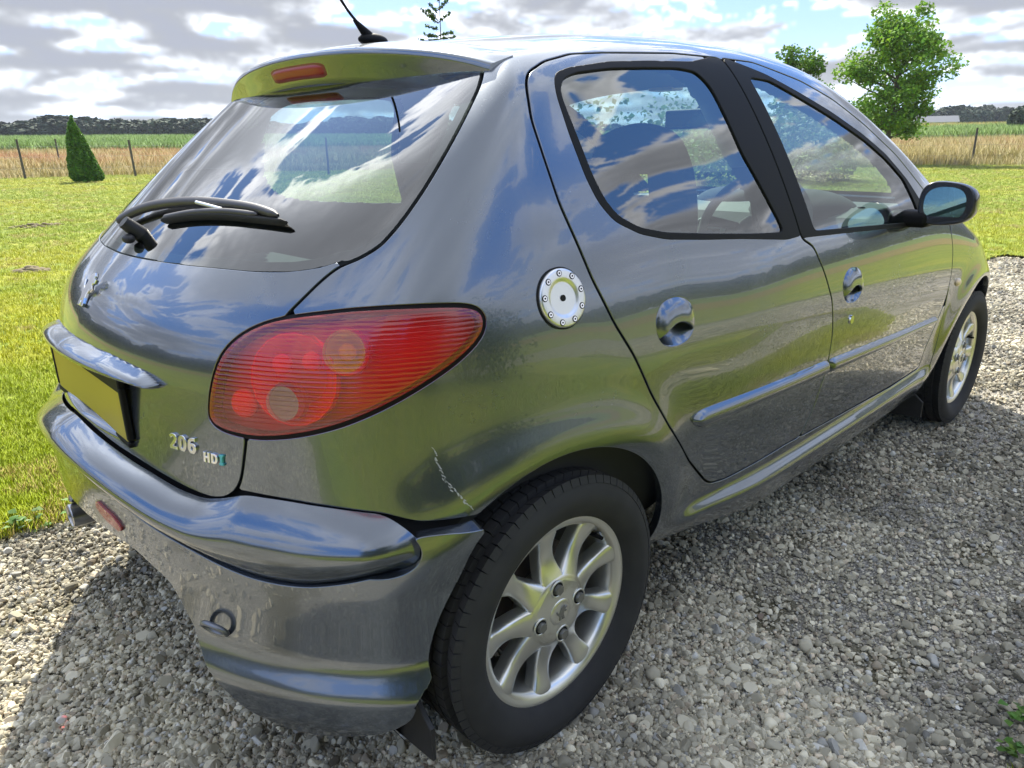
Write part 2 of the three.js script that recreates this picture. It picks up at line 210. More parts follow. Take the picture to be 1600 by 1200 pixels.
{ // clipped cone of evergreen
  const R = rng(31), t = base('conifer', [7.48, 0, -31.37], 'clipped dark green cone shaped conifer on the lawn by the fence', 'conifer'), H = 2.3, pts = [];
  const rad = (y) => (.62 * Math.pow(Math.max(0, 1 - y / H), .62)) * (y < .25 ? .78 + .22 * y / .25 : 1);
  for (let k = 0; k < 17000; k++) { const y = .08 + (H - .08) * (1 - Math.pow(R(), .62)), a = R() * 6.28, lump = .86 + .26 * fbm(a * 2.2 + 9, y * 2.4, 3, 13), r = rad(y) * lump * (.72 + .3 * Math.sqrt(R())); pts.push([r * Math.cos(a) - .16 * y / H - .05 * Math.sin(y), y, r * Math.sin(a) - .12 * y / H, 0]); }
  for (let k = 0; k < 60; k++) pts.push([-.16 + (R() - .5) * .08, H - .05 + R() * .25, -.12 + (R() - .5) * .08, 0]);
  obj('trunk', limb([0, -.1, 0], [-.1, H * .8, -.1], .06, .02, .05, R), bark, t); stuff(obj('crown', leafCloud(pts, .105, R, green(.11, .24, .025, .9), .2), foliage, t));
}
{ // spindly young larch whose leader shows over the roof
  const R = rng(41), t = base('larch_sapling', [6.6, 0, -7.8], 'thin young conifer leader with sparse drooping shoots above the car roof', 'sapling'), H = 3.24, wood = [limb([0, -.05, 0], [.02, H, .03], .03, .004, .05, R, 14)], pts = [];
  for (let k = 0; k < 46; k++) { const u = Math.pow(R(), .8), y = lerp(.8, H - .03, u), L = lerp(.75, .16, u) * (.7 + .5 * R()), a = k * 2.4, dy = L * (u > .85 ? .75 : .12), e = [L * Math.cos(a), y + dy, L * Math.sin(a)]; wood.push(limb([0, y, 0], e, .007, .003, .08, R, 5)); for (let j = 0; j < 26; j++) { const f = .1 + .9 * R(); pts.push([e[0] * f + (R() - .5) * .03, y + dy * f + (R() - .5) * .03, e[2] * f + (R() - .5) * .03, 0]); } }
  obj('trunk', mergeGeometries(wood), bark, t); stuff(obj('crown', leafCloud(pts, .05, R, green(.07, .13, .05, .7)), foliage, t));
}
function bush(name, pos, h, w, seed, n, leaf, pal, label, cat = 'bush', group) { const R = rng(seed), t = base(name, pos, label, cat, group), pts = [], wood = []; const lobes = [...Array(16)].map(() => [(R() - .5) * w * .8, h * (.2 + .6 * R()), (R() - .5) * w * .8, w * (.14 + .12 * R())]); for (const [x, y, z] of lobes) wood.push(limb([x * .2, -.05, z * .2], [x, y, z], .03, .008, .2, R, 5)); for (let k = 0; k < n; k++) { const [x, y, z, r] = lobes[Math.floor(R() * 16)], d = Math.cbrt(R()) * r * 1.15, a = R() * 6.28, c = R() * 2 - 1, s = Math.sqrt(1 - c * c), yy = y + d * c; if (yy > 0) pts.push([x + d * s * Math.cos(a), yy, z + d * s * Math.sin(a), 0]); } obj('stems', mergeGeometries(wood), bark, t); stuff(obj('leaves', leafCloud(pts, leaf, R, pal), foliage, t)); return t; }
bush('scrub_bush', [19.3, 0, -11.5], 2.3, 5.2, 61, 3600, .16, green(.14, .22, .06, .8), 'overgrown green scrub seen through the windscreen'); bush('scrub_bush', [21.6, 0, -9.6], 1.9, 4.4, 62, 2600, .16, green(.2, .22, .09, .8), 'lower paler scrub to the right of the taller scrub, seen through the cabin');
// trees and hedge on the far side of the drive, seen in the car's paint and mirror
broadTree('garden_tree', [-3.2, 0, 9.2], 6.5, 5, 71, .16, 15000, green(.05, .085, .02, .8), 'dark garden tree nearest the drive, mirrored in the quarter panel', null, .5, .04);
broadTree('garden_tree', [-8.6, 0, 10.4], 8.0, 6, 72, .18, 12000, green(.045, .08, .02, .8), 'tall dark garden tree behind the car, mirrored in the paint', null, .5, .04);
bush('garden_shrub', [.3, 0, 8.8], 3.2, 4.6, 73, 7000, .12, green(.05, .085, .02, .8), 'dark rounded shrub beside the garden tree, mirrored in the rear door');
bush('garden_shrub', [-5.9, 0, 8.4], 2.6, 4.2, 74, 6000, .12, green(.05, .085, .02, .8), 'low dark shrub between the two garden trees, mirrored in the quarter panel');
{ // posts and wire
  const f = base('post_and_wire_fence', [0, 0, 0], 'weathered post and wire fence along the end of the lawn', 'fence'), A = [6.67, -38.3], D = [42.0, -9.8], wood = std([.17, .15, .125], .95, { map: tex(64, 256, (u, v) => { const k = .6 + .6 * fbm(u * 14, v * 3, 4, 51, 0); return S3(.6 * k, .6 * k, .6 * k); }, true) }), R = rng(77), P = [];
  const post = (x, z, h, lean) => { const g = new THREE.CylinderGeometry(.048, .055, h + .2, 9).translate(0, h / 2 - .1, 0).rotateZ(lean).rotateX((R() - .5) * .04); obj('post', g.translate(x, 0, z), wood, f); P.push([x, z, h]); };
  for (const [x, z, h, l] of [[-2.2, -41.2, 1.5, .0], [2.2, -39.8, 1.5, .02], [6.67, -38.3, 1.72, .02], [10.82, -36.5, 1.66, .03]]) post(x, z, h, l);
  for (let k = 1; k < 9; k++) post(lerp(10.82, D[0], k / 9) + (R() - .5) * .4, lerp(-36.5, D[1], k / 9) + (R() - .5) * .3, 1.6 + .1 * R(), (R() - .5) * .05);
  post(42.06, -9.8, 1.75, -.03); post(44.2, -6.3, 1.6, .02); post(46.6, -2.4, 1.6, -.02);
  for (const h of [.45, .95, 1.4]) obj('wire', mergeGeometries(P.slice(1).map(([x, z], i) => limb([P[i][0], h, P[i][1]], [x, h, z], .004, .004, 0, R, 1))), std([.3, .3, .3], .5, { metalness: .8 }), f);
  const t = base('fence_post', [10.5, .1, -48.6], 'single thin post standing further back behind the conifer', 'post'); obj('shaft', new THREE.CylinderGeometry(.04, .045, 1.9, 8).translate(0, .85, 0), wood, t);
}
{ // woodland along the skyline, in one mass to the left and in patches to the right
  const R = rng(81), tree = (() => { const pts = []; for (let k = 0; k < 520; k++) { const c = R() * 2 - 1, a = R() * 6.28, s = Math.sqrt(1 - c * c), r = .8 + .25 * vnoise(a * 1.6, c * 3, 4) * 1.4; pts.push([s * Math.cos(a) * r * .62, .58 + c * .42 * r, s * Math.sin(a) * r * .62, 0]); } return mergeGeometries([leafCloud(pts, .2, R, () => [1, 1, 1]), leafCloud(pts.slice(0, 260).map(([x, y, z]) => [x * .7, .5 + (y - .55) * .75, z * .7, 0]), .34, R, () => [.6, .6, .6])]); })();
  const list = [], q = new THREE.Quaternion(), Y = V3(0, 1, 0), put = (x, z, h, w, k) => list.push([0, new THREE.Matrix4().compose(V3(x, terrain(x, z) - .4, z), q.setFromAxisAngle(Y, R() * 6.28), V3(w, h, w)), lin(.024 * k, .042 * k, .02 * k)]);
  const row = (a0, a1, d0, d1, h0, h1, n, w = 1) => { for (let k = 0; k < n; k++) { const a = (a0 + (a1 - a0) * R()) * Math.PI / 180, d = d0 + (d1 - d0) * R(), x = camX + d * Math.cos(a), z = camZ + d * Math.sin(a), m = .55 + .6 * fbm(a * 9, d * .01, 3, 2); put(x, z, lerp(h0, h1, R()) * m * 1.15, lerp(6, 11, R()) * w, .75 + .6 * R()); } };
  row(-88, -48, 268, 320, 4.0, 6.2, 420); row(-48, -22, 420, 520, 6, 9, 150); row(-24, -10.5, 330, 380, 5, 8.5, 110); row(-12.6, -10.5, 150, 160, 4, 5.5, 12, .5);
  row(-8, 60, 240, 300, 8, 13, 300); row(60, 160, 150, 190, 9, 14, 320); row(160, 272, 120, 170, 9, 14, 340);
  scatter('woodland', [tree], foliage2(), list, 'dark woodland along the skyline');
}
function foliage2() { return new THREE.MeshStandardMaterial({ vertexColors: true, roughness: .9 }); }
{ // farm building far off on the right and earth mounds on the lawn
  const a = -17.3 * Math.PI / 180, d = 290, x = camX + d * Math.cos(a), z = camZ + d * Math.sin(a), y = terrain(x, z), t = base('farm_building', [x, y, z], 'distant pale farm building with a long grey roof on the skyline', 'building'); t.rotation.y = -a + .15;
  obj('wall', rbox0(6, 2, 12).translate(0, .6, 0), std([.45, .44, .42], .9), t); const s = new THREE.Shape(); s.moveTo(-3.5, 0); s.lineTo(0, 2); s.lineTo(3.5, 0); s.closePath(); obj('roof', new THREE.ExtrudeGeometry(s, { depth: 13, bevelEnabled: false }).translate(0, 1.6, -6.5), std([.16, .165, .18], .8), t); for (const k of [-4, -1, 2, 4.5]) obj('window', rbox0(.1, .8, 1.2).translate(-3.02, .8, k), std([.03, .035, .04], .2), t);
  const R = rng(91), soil = std([.2, .16, .09], 1); const mounds = [[1.75, -12.26, .3, 'low brown earth mound on the lawn, farther of the two'], [.6, -6.9, .13, 'small brown earth mound on the lawn nearest the car']];
  for (const [mx, mz, r, label] of mounds) { const m = base('earth_mound', [mx, .0, mz], label, 'earth mound'), cl = []; for (let k = 0; k < 90; k++) { const u = Math.sqrt(R()) * r, b = R() * 6.28, s = .012 + .03 * R(); cl.push(new THREE.IcosahedronGeometry(s, 1).scale(1, .7, 1).rotateY(R() * 6).translate(u * Math.cos(b) * 1.3, .05 * (1 - u / r) + .005, u * Math.sin(b))); } obj('soil', mergeGeometries(cl), soil, m); }
}
function rbox0(w, h, d) { return new THREE.BoxGeometry(w, h, d); }
{ // weeds at the edge of the gravel
  const R = rng(101); let k = 0;
  for (const [x, z, label, n, s] of [[.7, 1.445, 'small green weed growing through the gravel at the right', 30, .035], [.585, 1.445, 'tiny green weed in the gravel nearest the corner', 20, .022], [-.62, -.98, 'ragged weed at the lawn edge left of the car', 40, .07], [-.4, -.93, 'pale grass clump at the lawn edge behind the exhaust', 40, .08]]) { const t = base('weed', [x, -.005, z], label, 'weed'), pts = []; for (let i = 0; i < n; i++) { const a = R() * 6.28, r = R() * s * 1.4; pts.push([r * Math.cos(a), .004 + R() * s * .7, r * Math.sin(a), 0]); } obj('leaves', mergeGeometries([leafCloud(pts, .018 + s * .12, R, green(.1, .2, .03, .7), 1.2)]), foliage, t); k++; }
}
// ---------- car body field: X forward from the rear axle, Y up, Z to the car's right ----------
function curve(pts, sigma, step = 0.01) {
  const a = pts[0][0] - 0.6, b = pts[pts.length - 1][0] + 0.6, n = Math.round((b - a) / step) + 1, raw = new Float64Array(n), t = new Float64Array(n);
  for (let i = 0; i < n; i++) {
    const x = a + i * step; let k = 0;
    while (k < pts.length - 2 && x > pts[k + 1][0]) k++;
    const [x0, y0] = pts[k], [x1, y1] = pts[k + 1];
    raw[i] = y0 + (y1 - y0) * (x - x0) / (x1 - x0);
  }
  const w = Math.ceil(sigma * 3 / step), ker = []; let s = 0;
  for (let j = -w; j <= w; j++) { const e = Math.exp(-0.5 * (j * step / sigma) ** 2); ker.push(e); s += e; }
  for (let i = 0; i < n; i++) { let v = 0; for (let j = -w; j <= w; j++) v += ker[j + w] * raw[Math.min(n - 1, Math.max(0, i + j))]; t[i] = v / s; }
  return (x) => {
    let u = (x - a) / step; if (u < 1) u = 1; if (u > n - 3) u = n - 3;
    const i = Math.floor(u), f = u - i, p0 = t[i - 1], p1 = t[i], p2 = t[i + 1], p3 = t[i + 2];
    return p1 + 0.5 * f * (p2 - p0 + f * (2 * p0 - 5 * p1 + 4 * p2 - p3 + f * (3 * (p1 - p2) + p3 - p0)));
  };
}
const smax = (a, b, r) => 0.5 * (a + b + Math.sqrt((a - b) * (a - b) + r * r));
const sstep = (a, b, x) => { const t = Math.min(1, Math.max(0, (x - a) / (b - a))); return t * t * t * (t * (6 * t - 15) + 10); };
const mixf = (a, b, t) => a + (b - a) * t;
const yRoof = curve([[-.5, 1.205], [-.1, 1.317], [0, 1.337], [.17, 1.363], [.4, 1.393], [.7, 1.413], [1.0, 1.417], [1.25, 1.398], [1.42, 1.362], [1.6, 1.292], [1.8, 1.20], [2.05, 1.065], [2.3, .945], [2.45, .90], [2.65, .865], [2.9, .80], [3.1, .70], [3.25, .55]], .07);
const xRear = curve([[.12, -.48], [.22, -.545], [.3, -.58], [.4, -.592], [.55, -.59], [.7, -.58], [.78, -.57], [.84, -.55], [.885, -.516], [.93, -.46], [1.0, -.377], [1.1, -.246], [1.2, -.105], [1.3, .036], [1.37, .12], [1.5, .29]], .025);
const xFront = curve([[.1, 3.05], [.3, 3.18], [.5, 3.2], [.62, 3.16], [.75, 3.02], [.85, 2.9]], .05);
const wSec = curve([[.1, .74], [.2, .765], [.3, .785], [.42, .803], [.55, .816], [.65, .82], [.75, .814], [.85, .797], [.93, .776], [1.1, .708], [1.25, .635], [1.38, .56], [1.5, .49]], .05);
const wPlan = curve([[-.8, -.21], [-.5, -.08], [-.2, -.014], [.15, 0], [.8, .004], [1.4, 0], [2.0, -.008], [2.45, 0], [2.8, -.04], [3.2, -.2]], .12);
const rCorner = curve([[.2, .15], [.52, .15], [.7, .2], [.8, .2], [.95, .14], [1.2, .08], [1.4, .06]], .08);
const cRear = curve([[.2, .33], [.5, .36], [.8, .36], [1.0, .34], [1.25, .17], [1.4, .12]], .08);
const bulge = (d, r) => Math.exp(-(d / r) * (d / r));
const archFlare = (x, y) => { const dr = Math.hypot(x, y - .28) - .37, df = Math.hypot(x - 2.442, y - .28) - .37; return .02 * (bulge(dr, .07) + bulge(df, .07)) * (1 - sstep(.55, .75, y)); };
function bodyBase(x, y, z, yy = y, low = .17 - y) {
  const az = Math.abs(z), side = az - wSec(yy) - wPlan(x) - archFlare(x, yy) - (y < .36 ? .03 * sstep(.35, .285, y) * sstep(.33, .5, x) * (1 - sstep(1.95, 2.1, x)) : 0);
  const roof = (y + .1 * z * z + .09 * z * z * z * z - yRoof(x)) * (1 - .1 * sstep(1.15, 1.6, x));
  const rear = xRear(yy) + cRear(yy) * z * z - x;
  const front = x - xFront(y) + .28 * z * z;
  const f = smax(smax(roof, rear, .03), smax(front, low, .06), .05);
  return smax(f, side, x < .9 ? rCorner(yy) * (1 - sstep(.3, .9, x)) + .07 * sstep(.3, .9, x) : x > 2.3 ? mixf(.07, .16, sstep(2.3, 3, x)) : .07);
}
const bumpBase = (x, y, z) => bodyBase(x, y, z, Math.max(y, .45), -1);
// ---------- skin panels: cut out of a field along outlines measured on the car ----------
const XB = .35, RS = .8, XF = 2.35, Y0 = .72;
const toS = (x, z) => { z = Math.abs(z); return x >= XB ? (x <= XF ? x - XB : XF - XB + Math.atan2(x - XF, z) * RS) : -Math.atan2(XB - x, z) * RS; };
const S_MID = -Math.PI / 2 * RS;                                      // the car's middle line at the back
function fanDir(s) { if (s < 0) return [XB, -Math.sin(-s / RS), Math.cos(-s / RS)]; const x = XB + s; if (x <= XF) return [x, 0, 1]; const t = (x - XF) / RS; return [XF, Math.sin(t), Math.cos(t)]; }
function march(ox, oy, dx, dy, dz, F, guess) {
  let a = .04, b = 2.2;
  if (guess) { const lo = guess - .03, hi = guess + .03; if (F(ox + dx * lo, oy + dy * lo, dz * lo) < 0) a = lo; else b = lo; if (b > hi && F(ox + dx * hi, oy + dy * hi, dz * hi) > 0) b = hi; else if (b > hi) a = hi; }
  for (let k = 0; k < (b - a < .07 ? 4 : 9); k++) { const m = (a + b) / 2; if (F(ox + dx * m, oy + dy * m, dz * m) < 0) a = m; else b = m; }
  let fa = F(ox + dx * a, oy + dy * a, dz * a), fb = F(ox + dx * b, oy + dy * b, dz * b), m = (a + b) / 2;
  for (let k = 0; k < 5 && fb > fa; k++) { m = a - fa * (b - a) / (fb - fa); if (!(m > a && m < b)) { m = (a + b) / 2; } const f = F(ox + dx * m, oy + dy * m, dz * m); if (Math.abs(f) < 1e-6) break; if (f < 0) { a = m; fa = f; } else { b = m; fb = f; } }
  return m;
}
function onSkin(s, y, F = bodyBase) { const [x, dx, dz] = fanDir(s), r = march(x, y, dx, 0, dz, F); return [x + dx * r, y, dz * r]; }
function normalAt(F, x, y, z) {
  const h = .0015, n = [F(x + h, y, z) - F(x - h, y, z), F(x, y + h, z) - F(x, y - h, z), F(x, y, z + h) - F(x, y, z - h)], l = Math.hypot(...n) || 1;
  return [n[0] / l, n[1] / l, n[2] / l];
}
function rounded(pts, step, rounds) {                                 // closed outline resampled and softened
  const out = [], n = pts.length;
  for (let i = 0; i < n; i++) { const [a, b] = pts[i], [c, d] = pts[(i + 1) % n], k = Math.max(1, Math.round(Math.hypot(c - a, d - b) / step)); for (let j = 0; j < k; j++) out.push([a + (c - a) * j / k, b + (d - b) * j / k]); }
  let cur = out;
  for (let r = 0; r < rounds; r++) cur = cur.map((p, i) => { const q = cur[(i + cur.length - 1) % cur.length], t = cur[(i + 1) % cur.length]; return [.25 * q[0] + .5 * p[0] + .25 * t[0], .25 * q[1] + .5 * p[1] + .25 * t[1]]; });
  return cur;
}
function outline(pts, { F = bodyBase, rounds = 6, step = .007 } = {}) {  // signed distance (inside > 0) to an outline given as [s, y]
  const flat = rounded(pts, step, rounds), pt = flat.map(([s, y]) => onSkin(s, y, F)), nm = pt.map((q) => normalAt(F, ...q)), n = flat.length, CELL = .07, grid = new Map();
  const key = (i, j, k) => (i + 500) * 1e6 + (j + 500) * 1e3 + k + 500;
  for (let i = 0; i < n; i++) { const a = pt[i], k = key(Math.floor(a[0] / CELL), Math.floor(a[1] / CELL), Math.floor(a[2] / CELL)); if (!grid.has(k)) grid.set(k, []); grid.get(k).push(i); }
  let smin = 1e9, smaxv = -1e9, ymin = 1e9, ymax = -1e9; for (const [s, y] of flat) { smin = Math.min(smin, s); smaxv = Math.max(smaxv, s); ymin = Math.min(ymin, y); ymax = Math.max(ymax, y); }
  const f = (x, y, z) => {
    z = Math.abs(z); const s = toS(x, z); let inside = false;
    if (s > smin && s < smaxv && y > ymin && y < ymax) for (let i = 0, j = n - 1; i < n; j = i++) { const [si, yi] = flat[i], [sj, yj] = flat[j]; if ((yi > y) !== (yj > y) && s < (sj - si) * (y - yi) / (yj - yi) + si) inside = !inside; }
    const ci = Math.floor(x / CELL), cj = Math.floor(y / CELL), ck = Math.floor(z / CELL); let best = CELL * CELL;
    for (let a = -1; a < 2; a++) for (let b = -1; b < 2; b++) for (let c = -1; c < 2; c++) {
      const l = grid.get(key(ci + a, cj + b, ck + c)); if (!l) continue;
      for (const i of l) for (const j of [i, (i + n - 1) % n]) {
        const p = pt[j], q = pt[(j + 1) % n], ux = q[0] - p[0], uy = q[1] - p[1], uz = q[2] - p[2], wx = x - p[0], wy = y - p[1], wz = z - p[2];
        const t = clamp((ux * wx + uy * wy + uz * wz) / (ux * ux + uy * uy + uz * uz + 1e-12)), ex = wx - ux * t, ey = wy - uy * t, ez = wz - uz * t, m = nm[j], dn = ex * m[0] + ey * m[1] + ez * m[2], d = ex * ex + ey * ey + ez * ez - dn * dn; if (d < best) best = d;
      }
    }
    return (inside ? 1 : -1) * Math.sqrt(Math.max(0, best));
  };
  f.box = [smin, smaxv, ymin, ymax]; f.flat = flat; f.pt = pt; return f;
}
const either = (...fs) => (x, y, z) => { let m = -1e9; for (const f of fs) m = Math.max(m, f(x, y, z)); return m; };
const both = (...fs) => (x, y, z) => { let m = 1e9; for (const f of fs) { const v = f(x, y, z); if (v < m) { m = v; if (m < -.05) return m; } } return m; };
const not = (f) => (x, y, z) => -f(x, y, z);
const inset = (f, d) => (x, y, z) => f(x, y, z) - d;
const disc = (c, r) => (x, y, z) => r - Math.hypot(x - c[0], y - c[1], Math.abs(z) - c[2]);

function panel({ s, ph, ds = .008, dp = .0085, F = bodyBase, sd, skirt = .018, bevel = .0018, round = true }) {
  const ns = Math.max(1, Math.ceil((s[1] - s[0]) / ds)), np = Math.max(1, Math.ceil((ph[1] - ph[0]) / dp)), P = [], N = [], U = [], val = [], idx = [];
  const add = (x, y, z, n, v) => { P.push(x, y, z); N.push(n[0], n[1], n[2]); U.push(toS(x, z), y); val.push(v); return val.length - 1; };
  let prev = [];
  for (let i = 0; i <= ns; i++) {
    const [ox, hx, hz] = fanDir(s[0] + (s[1] - s[0]) * i / ns), row = []; let g = 0;
    for (let j = 0; j <= np; j++) {
      const p = ph[0] + (ph[1] - ph[0]) * j / np, c = Math.cos(p), dx = hx * c, dy = Math.sin(p), dz = hz * c;
      g = march(ox, Y0, dx, dy, dz, F, prev[j] || g); row.push(g);
      const x = ox + dx * g, y = Y0 + dy * g, z = dz * g;
      add(x, y, z, [0, 0, 0], sd(x, y, z));
    }
    prev = row;
  }
  const W = np + 1, near = (k) => val[k] > -.03;
  for (let k = 0; k < W * (ns + 1); k++) if (near(k)) { const n = normalAt(F, P[3 * k], P[3 * k + 1], P[3 * k + 2]); N[3 * k] = n[0]; N[3 * k + 1] = n[1]; N[3 * k + 2] = n[2]; }
  const cache = new Map(), rim = [];
  const cut = (a, b) => {
    const key = a < b ? a * 4e6 + b : b * 4e6 + a; if (cache.has(key)) return cache.get(key);
    let t = val[a] / (val[a] - val[b]), x, y, z;
    for (let r = 0; r < 2; r++) {
      x = lerp(P[3 * a], P[3 * b], t); y = lerp(P[3 * a + 1], P[3 * b + 1], t); z = lerp(P[3 * a + 2], P[3 * b + 2], t);
      if (r) break; const v = sd(x, y, z); t = clamp(v > 0 ? t + (1 - t) * v / (v - val[b] + 1e-9) : t * val[a] / (val[a] - v + 1e-9), .001, .999);
    }
    let n = normalAt(F, x, y, z); const f = F(x, y, z), h = .001, gl = (F(x + n[0] * h, y + n[1] * h, z + n[2] * h) - f) / h; if (gl > .2) { x -= n[0] * f / gl; y -= n[1] * f / gl; z -= n[2] * f / gl; }
    const k = add(x, y, z, n, 0); cache.set(key, k); return k;
  };
  const tri = (a, b, c) => {
    const q = [a, b, c], inn = q.map((k) => val[k] > 0), m = inn[0] + inn[1] + inn[2];
    if (!m) return; if (m === 3) { idx.push(a, b, c); return; }
    if (m === 1) { const k = inn.indexOf(true), u = q[k], v = cut(u, q[(k + 1) % 3]), w = cut(u, q[(k + 2) % 3]); idx.push(u, v, w); rim.push([v, w]); }
    else { const k = inn.indexOf(false), u = q[k], p = q[(k + 1) % 3], r = q[(k + 2) % 3], v = cut(p, u), w = cut(r, u); idx.push(v, p, r, v, r, w); rim.push([w, v]); }
  };
  for (let i = 0; i < ns; i++) for (let j = 0; j < np; j++) { const a = i * W + j, b = a + W, c = b + 1, d = a + 1; tri(a, b, c); tri(a, c, d); }
  if (skirt) {                                                        // fold the sheet inwards along its cut edge
    const dir = new Map(); const acc = (k, o) => { const e = dir.get(k) ?? [0, 0, 0]; e[0] += o[0]; e[1] += o[1]; e[2] += o[2]; dir.set(k, e); };
    for (const [a, b] of rim) { const e = [0, 1, 2].map((c) => P[3 * b + c] - P[3 * a + c]), n = [N[3 * a], N[3 * a + 1], N[3 * a + 2]], o = [e[1] * n[2] - e[2] * n[1], e[2] * n[0] - e[0] * n[2], e[0] * n[1] - e[1] * n[0]]; acc(a, o); acc(b, o); }
    const ring = new Map();
    for (const [k, o] of dir) {
      const l = Math.hypot(...o) || 1, u = o.map((v) => v / l), n = [N[3 * k], N[3 * k + 1], N[3 * k + 2]], p = [P[3 * k], P[3 * k + 1], P[3 * k + 2]];
      const q = p.map((v, c) => v + u[c] * bevel * .7 - n[c] * bevel * .35), m = n.map((v, c) => v * .7 + u[c] * .7), q2 = p.map((v, c) => v + u[c] * bevel - n[c] * bevel * 1.1), q3 = p.map((v, c) => v + u[c] * bevel - n[c] * (bevel + skirt));
      ring.set(k, [k, add(...q, m, 0), add(...q2, u, 0), add(...q3, u, 0)]);
    }
    for (const [a, b] of rim) { const A = ring.get(a), B = ring.get(b); for (let r = 0; r < 3; r++) idx.push(A[r], A[r + 1], B[r], B[r], A[r + 1], B[r + 1]); }
  }
  // keep only used vertices; turn triangles to their normals
  const map = new Int32Array(val.length).fill(-1), p2 = [], n2 = [], u2 = [], out = []; let m = 0;
  for (let t = 0; t < idx.length; t += 3) {
    let [a, b, c] = [idx[t], idx[t + 1], idx[t + 2]];
    const g = (k, c) => P[3 * k + c], ux = g(b, 0) - g(a, 0), uy = g(b, 1) - g(a, 1), uz = g(b, 2) - g(a, 2), vx = g(c, 0) - g(a, 0), vy = g(c, 1) - g(a, 1), vz = g(c, 2) - g(a, 2);
    const nx = uy * vz - uz * vy, ny = uz * vx - ux * vz, nz = ux * vy - uy * vx; if (nx * nx + ny * ny + nz * nz < 1e-20) continue;
    const q = [0, 1, 2].map((c2) => N[3 * a + c2] + N[3 * b + c2] + N[3 * c + c2]); if (nx * q[0] + ny * q[1] + nz * q[2] < 0) [b, c] = [c, b];
    for (const k of [a, b, c]) { if (map[k] < 0) { map[k] = m++; p2.push(P[3 * k], P[3 * k + 1], P[3 * k + 2]); n2.push(N[3 * k], N[3 * k + 1], N[3 * k + 2]); u2.push(U[2 * k], U[2 * k + 1]); } out.push(map[k]); }
  }
  const geo = new THREE.BufferGeometry();
  geo.setAttribute('position', new THREE.Float32BufferAttribute(p2, 3)); geo.setAttribute('normal', new THREE.Float32BufferAttribute(n2, 3)); geo.setAttribute('uv', new THREE.Float32BufferAttribute(u2, 2)); geo.setIndex(out);
  return geo;
}
function mirrored(geo) {
  const g = geo.clone(), p = g.attributes.position, n = g.attributes.normal, i = g.index;
  for (let k = 0; k < p.count; k++) { p.setZ(k, -p.getZ(k)); if (n) n.setZ(k, -n.getZ(k)); }
  if (i) for (let k = 0; k < i.count; k += 3) { const a = i.getX(k); i.setX(k, i.getX(k + 1)); i.setX(k + 1, a); }
  return g;
}
function whole(geo) {                                                 // both halves of a panel that crosses the middle, welded
  const g = mergeGeometries([geo, mirrored(geo)]), p = g.attributes.position; for (let k = 0; k < p.count; k++) if (Math.abs(p.getZ(k)) < 2e-4) p.setZ(k, 0);
  g.deleteAttribute('uv'); const uv = new Float32Array(p.count * 2); for (let k = 0; k < p.count; k++) { uv[2 * k] = toS(p.getX(k), p.getZ(k)); uv[2 * k + 1] = p.getY(k); } g.setAttribute('uv', new THREE.BufferAttribute(uv, 2));
  return g;
}
// ---------- the car ----------
const car = base('hatchback_car', [0, 0, 0], 'dark grey metallic five door hatchback parked on the gravel drive', 'car');
const M = {
  paint: new THREE.MeshPhysicalMaterial({ color: lin(.15, .172, .205), metalness: .84, roughness: .15, clearcoat: 1, clearcoatRoughness: .01 }),
  black: new THREE.MeshPhysicalMaterial({ color: lin(.008, .008, .0085), roughness: .6, specularIntensity: .35 }), rubber: std([.014, .014, .015], .8), trim: std([.02, .02, .021], .5), lining: std([.035, .036, .04], .9), headliner: std([.3, .31, .32], .95),
  glass: new THREE.MeshPhysicalMaterial({ color: lin(.7, .84, .8), transmission: 1, thickness: 0, roughness: 0, ior: 2.3, specularIntensity: 1 }),
  rearGlass: new THREE.MeshPhysicalMaterial({ color: lin(.42, .55, .55), transmission: 1, thickness: 0, roughness: 0, ior: 2.33, specularIntensity: 1 }),
  chrome: std([.75, .76, .78], .12, { metalness: 1 }), alloy: std([.55, .55, .54], .3, { metalness: .92 }), alu: std([.72, .73, .74], .3, { metalness: .9 }), dark: std([.01, .01, .01], .9), mirrorShell: new THREE.MeshPhysicalMaterial({ color: lin(.02, .02, .024), roughness: .25, clearcoat: .6 }), seat: std([.03, .033, .04], .9), dash: std([.09, .1, .105], .7), dashPale: std([.3, .33, .33], .5),
};
{ // faint dust film and dried water spots: they only change how sharp the paint shines
  const f = tex(1024, 1024, (u, v) => { const a = fbm(u * 7, v * 7, 5, 131, 7), b = vnoise(u * 150, v * 150, 9, 150), c2 = vnoise(u * 330, v * 330, 14, 330); return [0, clamp(.5 + .16 * smooth(.4, .8, a) + (b > .88 ? .06 : 0) * smooth(.5, .7, a) + (c2 - .5) * .03), 0]; }, false);
  M.paint.roughnessMap = f; M.paint.roughness = .4; f.repeat.set(1 / .8, 1 / .8);
}
const part = (name, geo, mat, parent = car) => obj(name, geo, mat, parent);
const pair = (name, geo, mat, parent = car) => { part(name, geo, mat, parent); return part(name, mirrored(geo), mat, parent); };
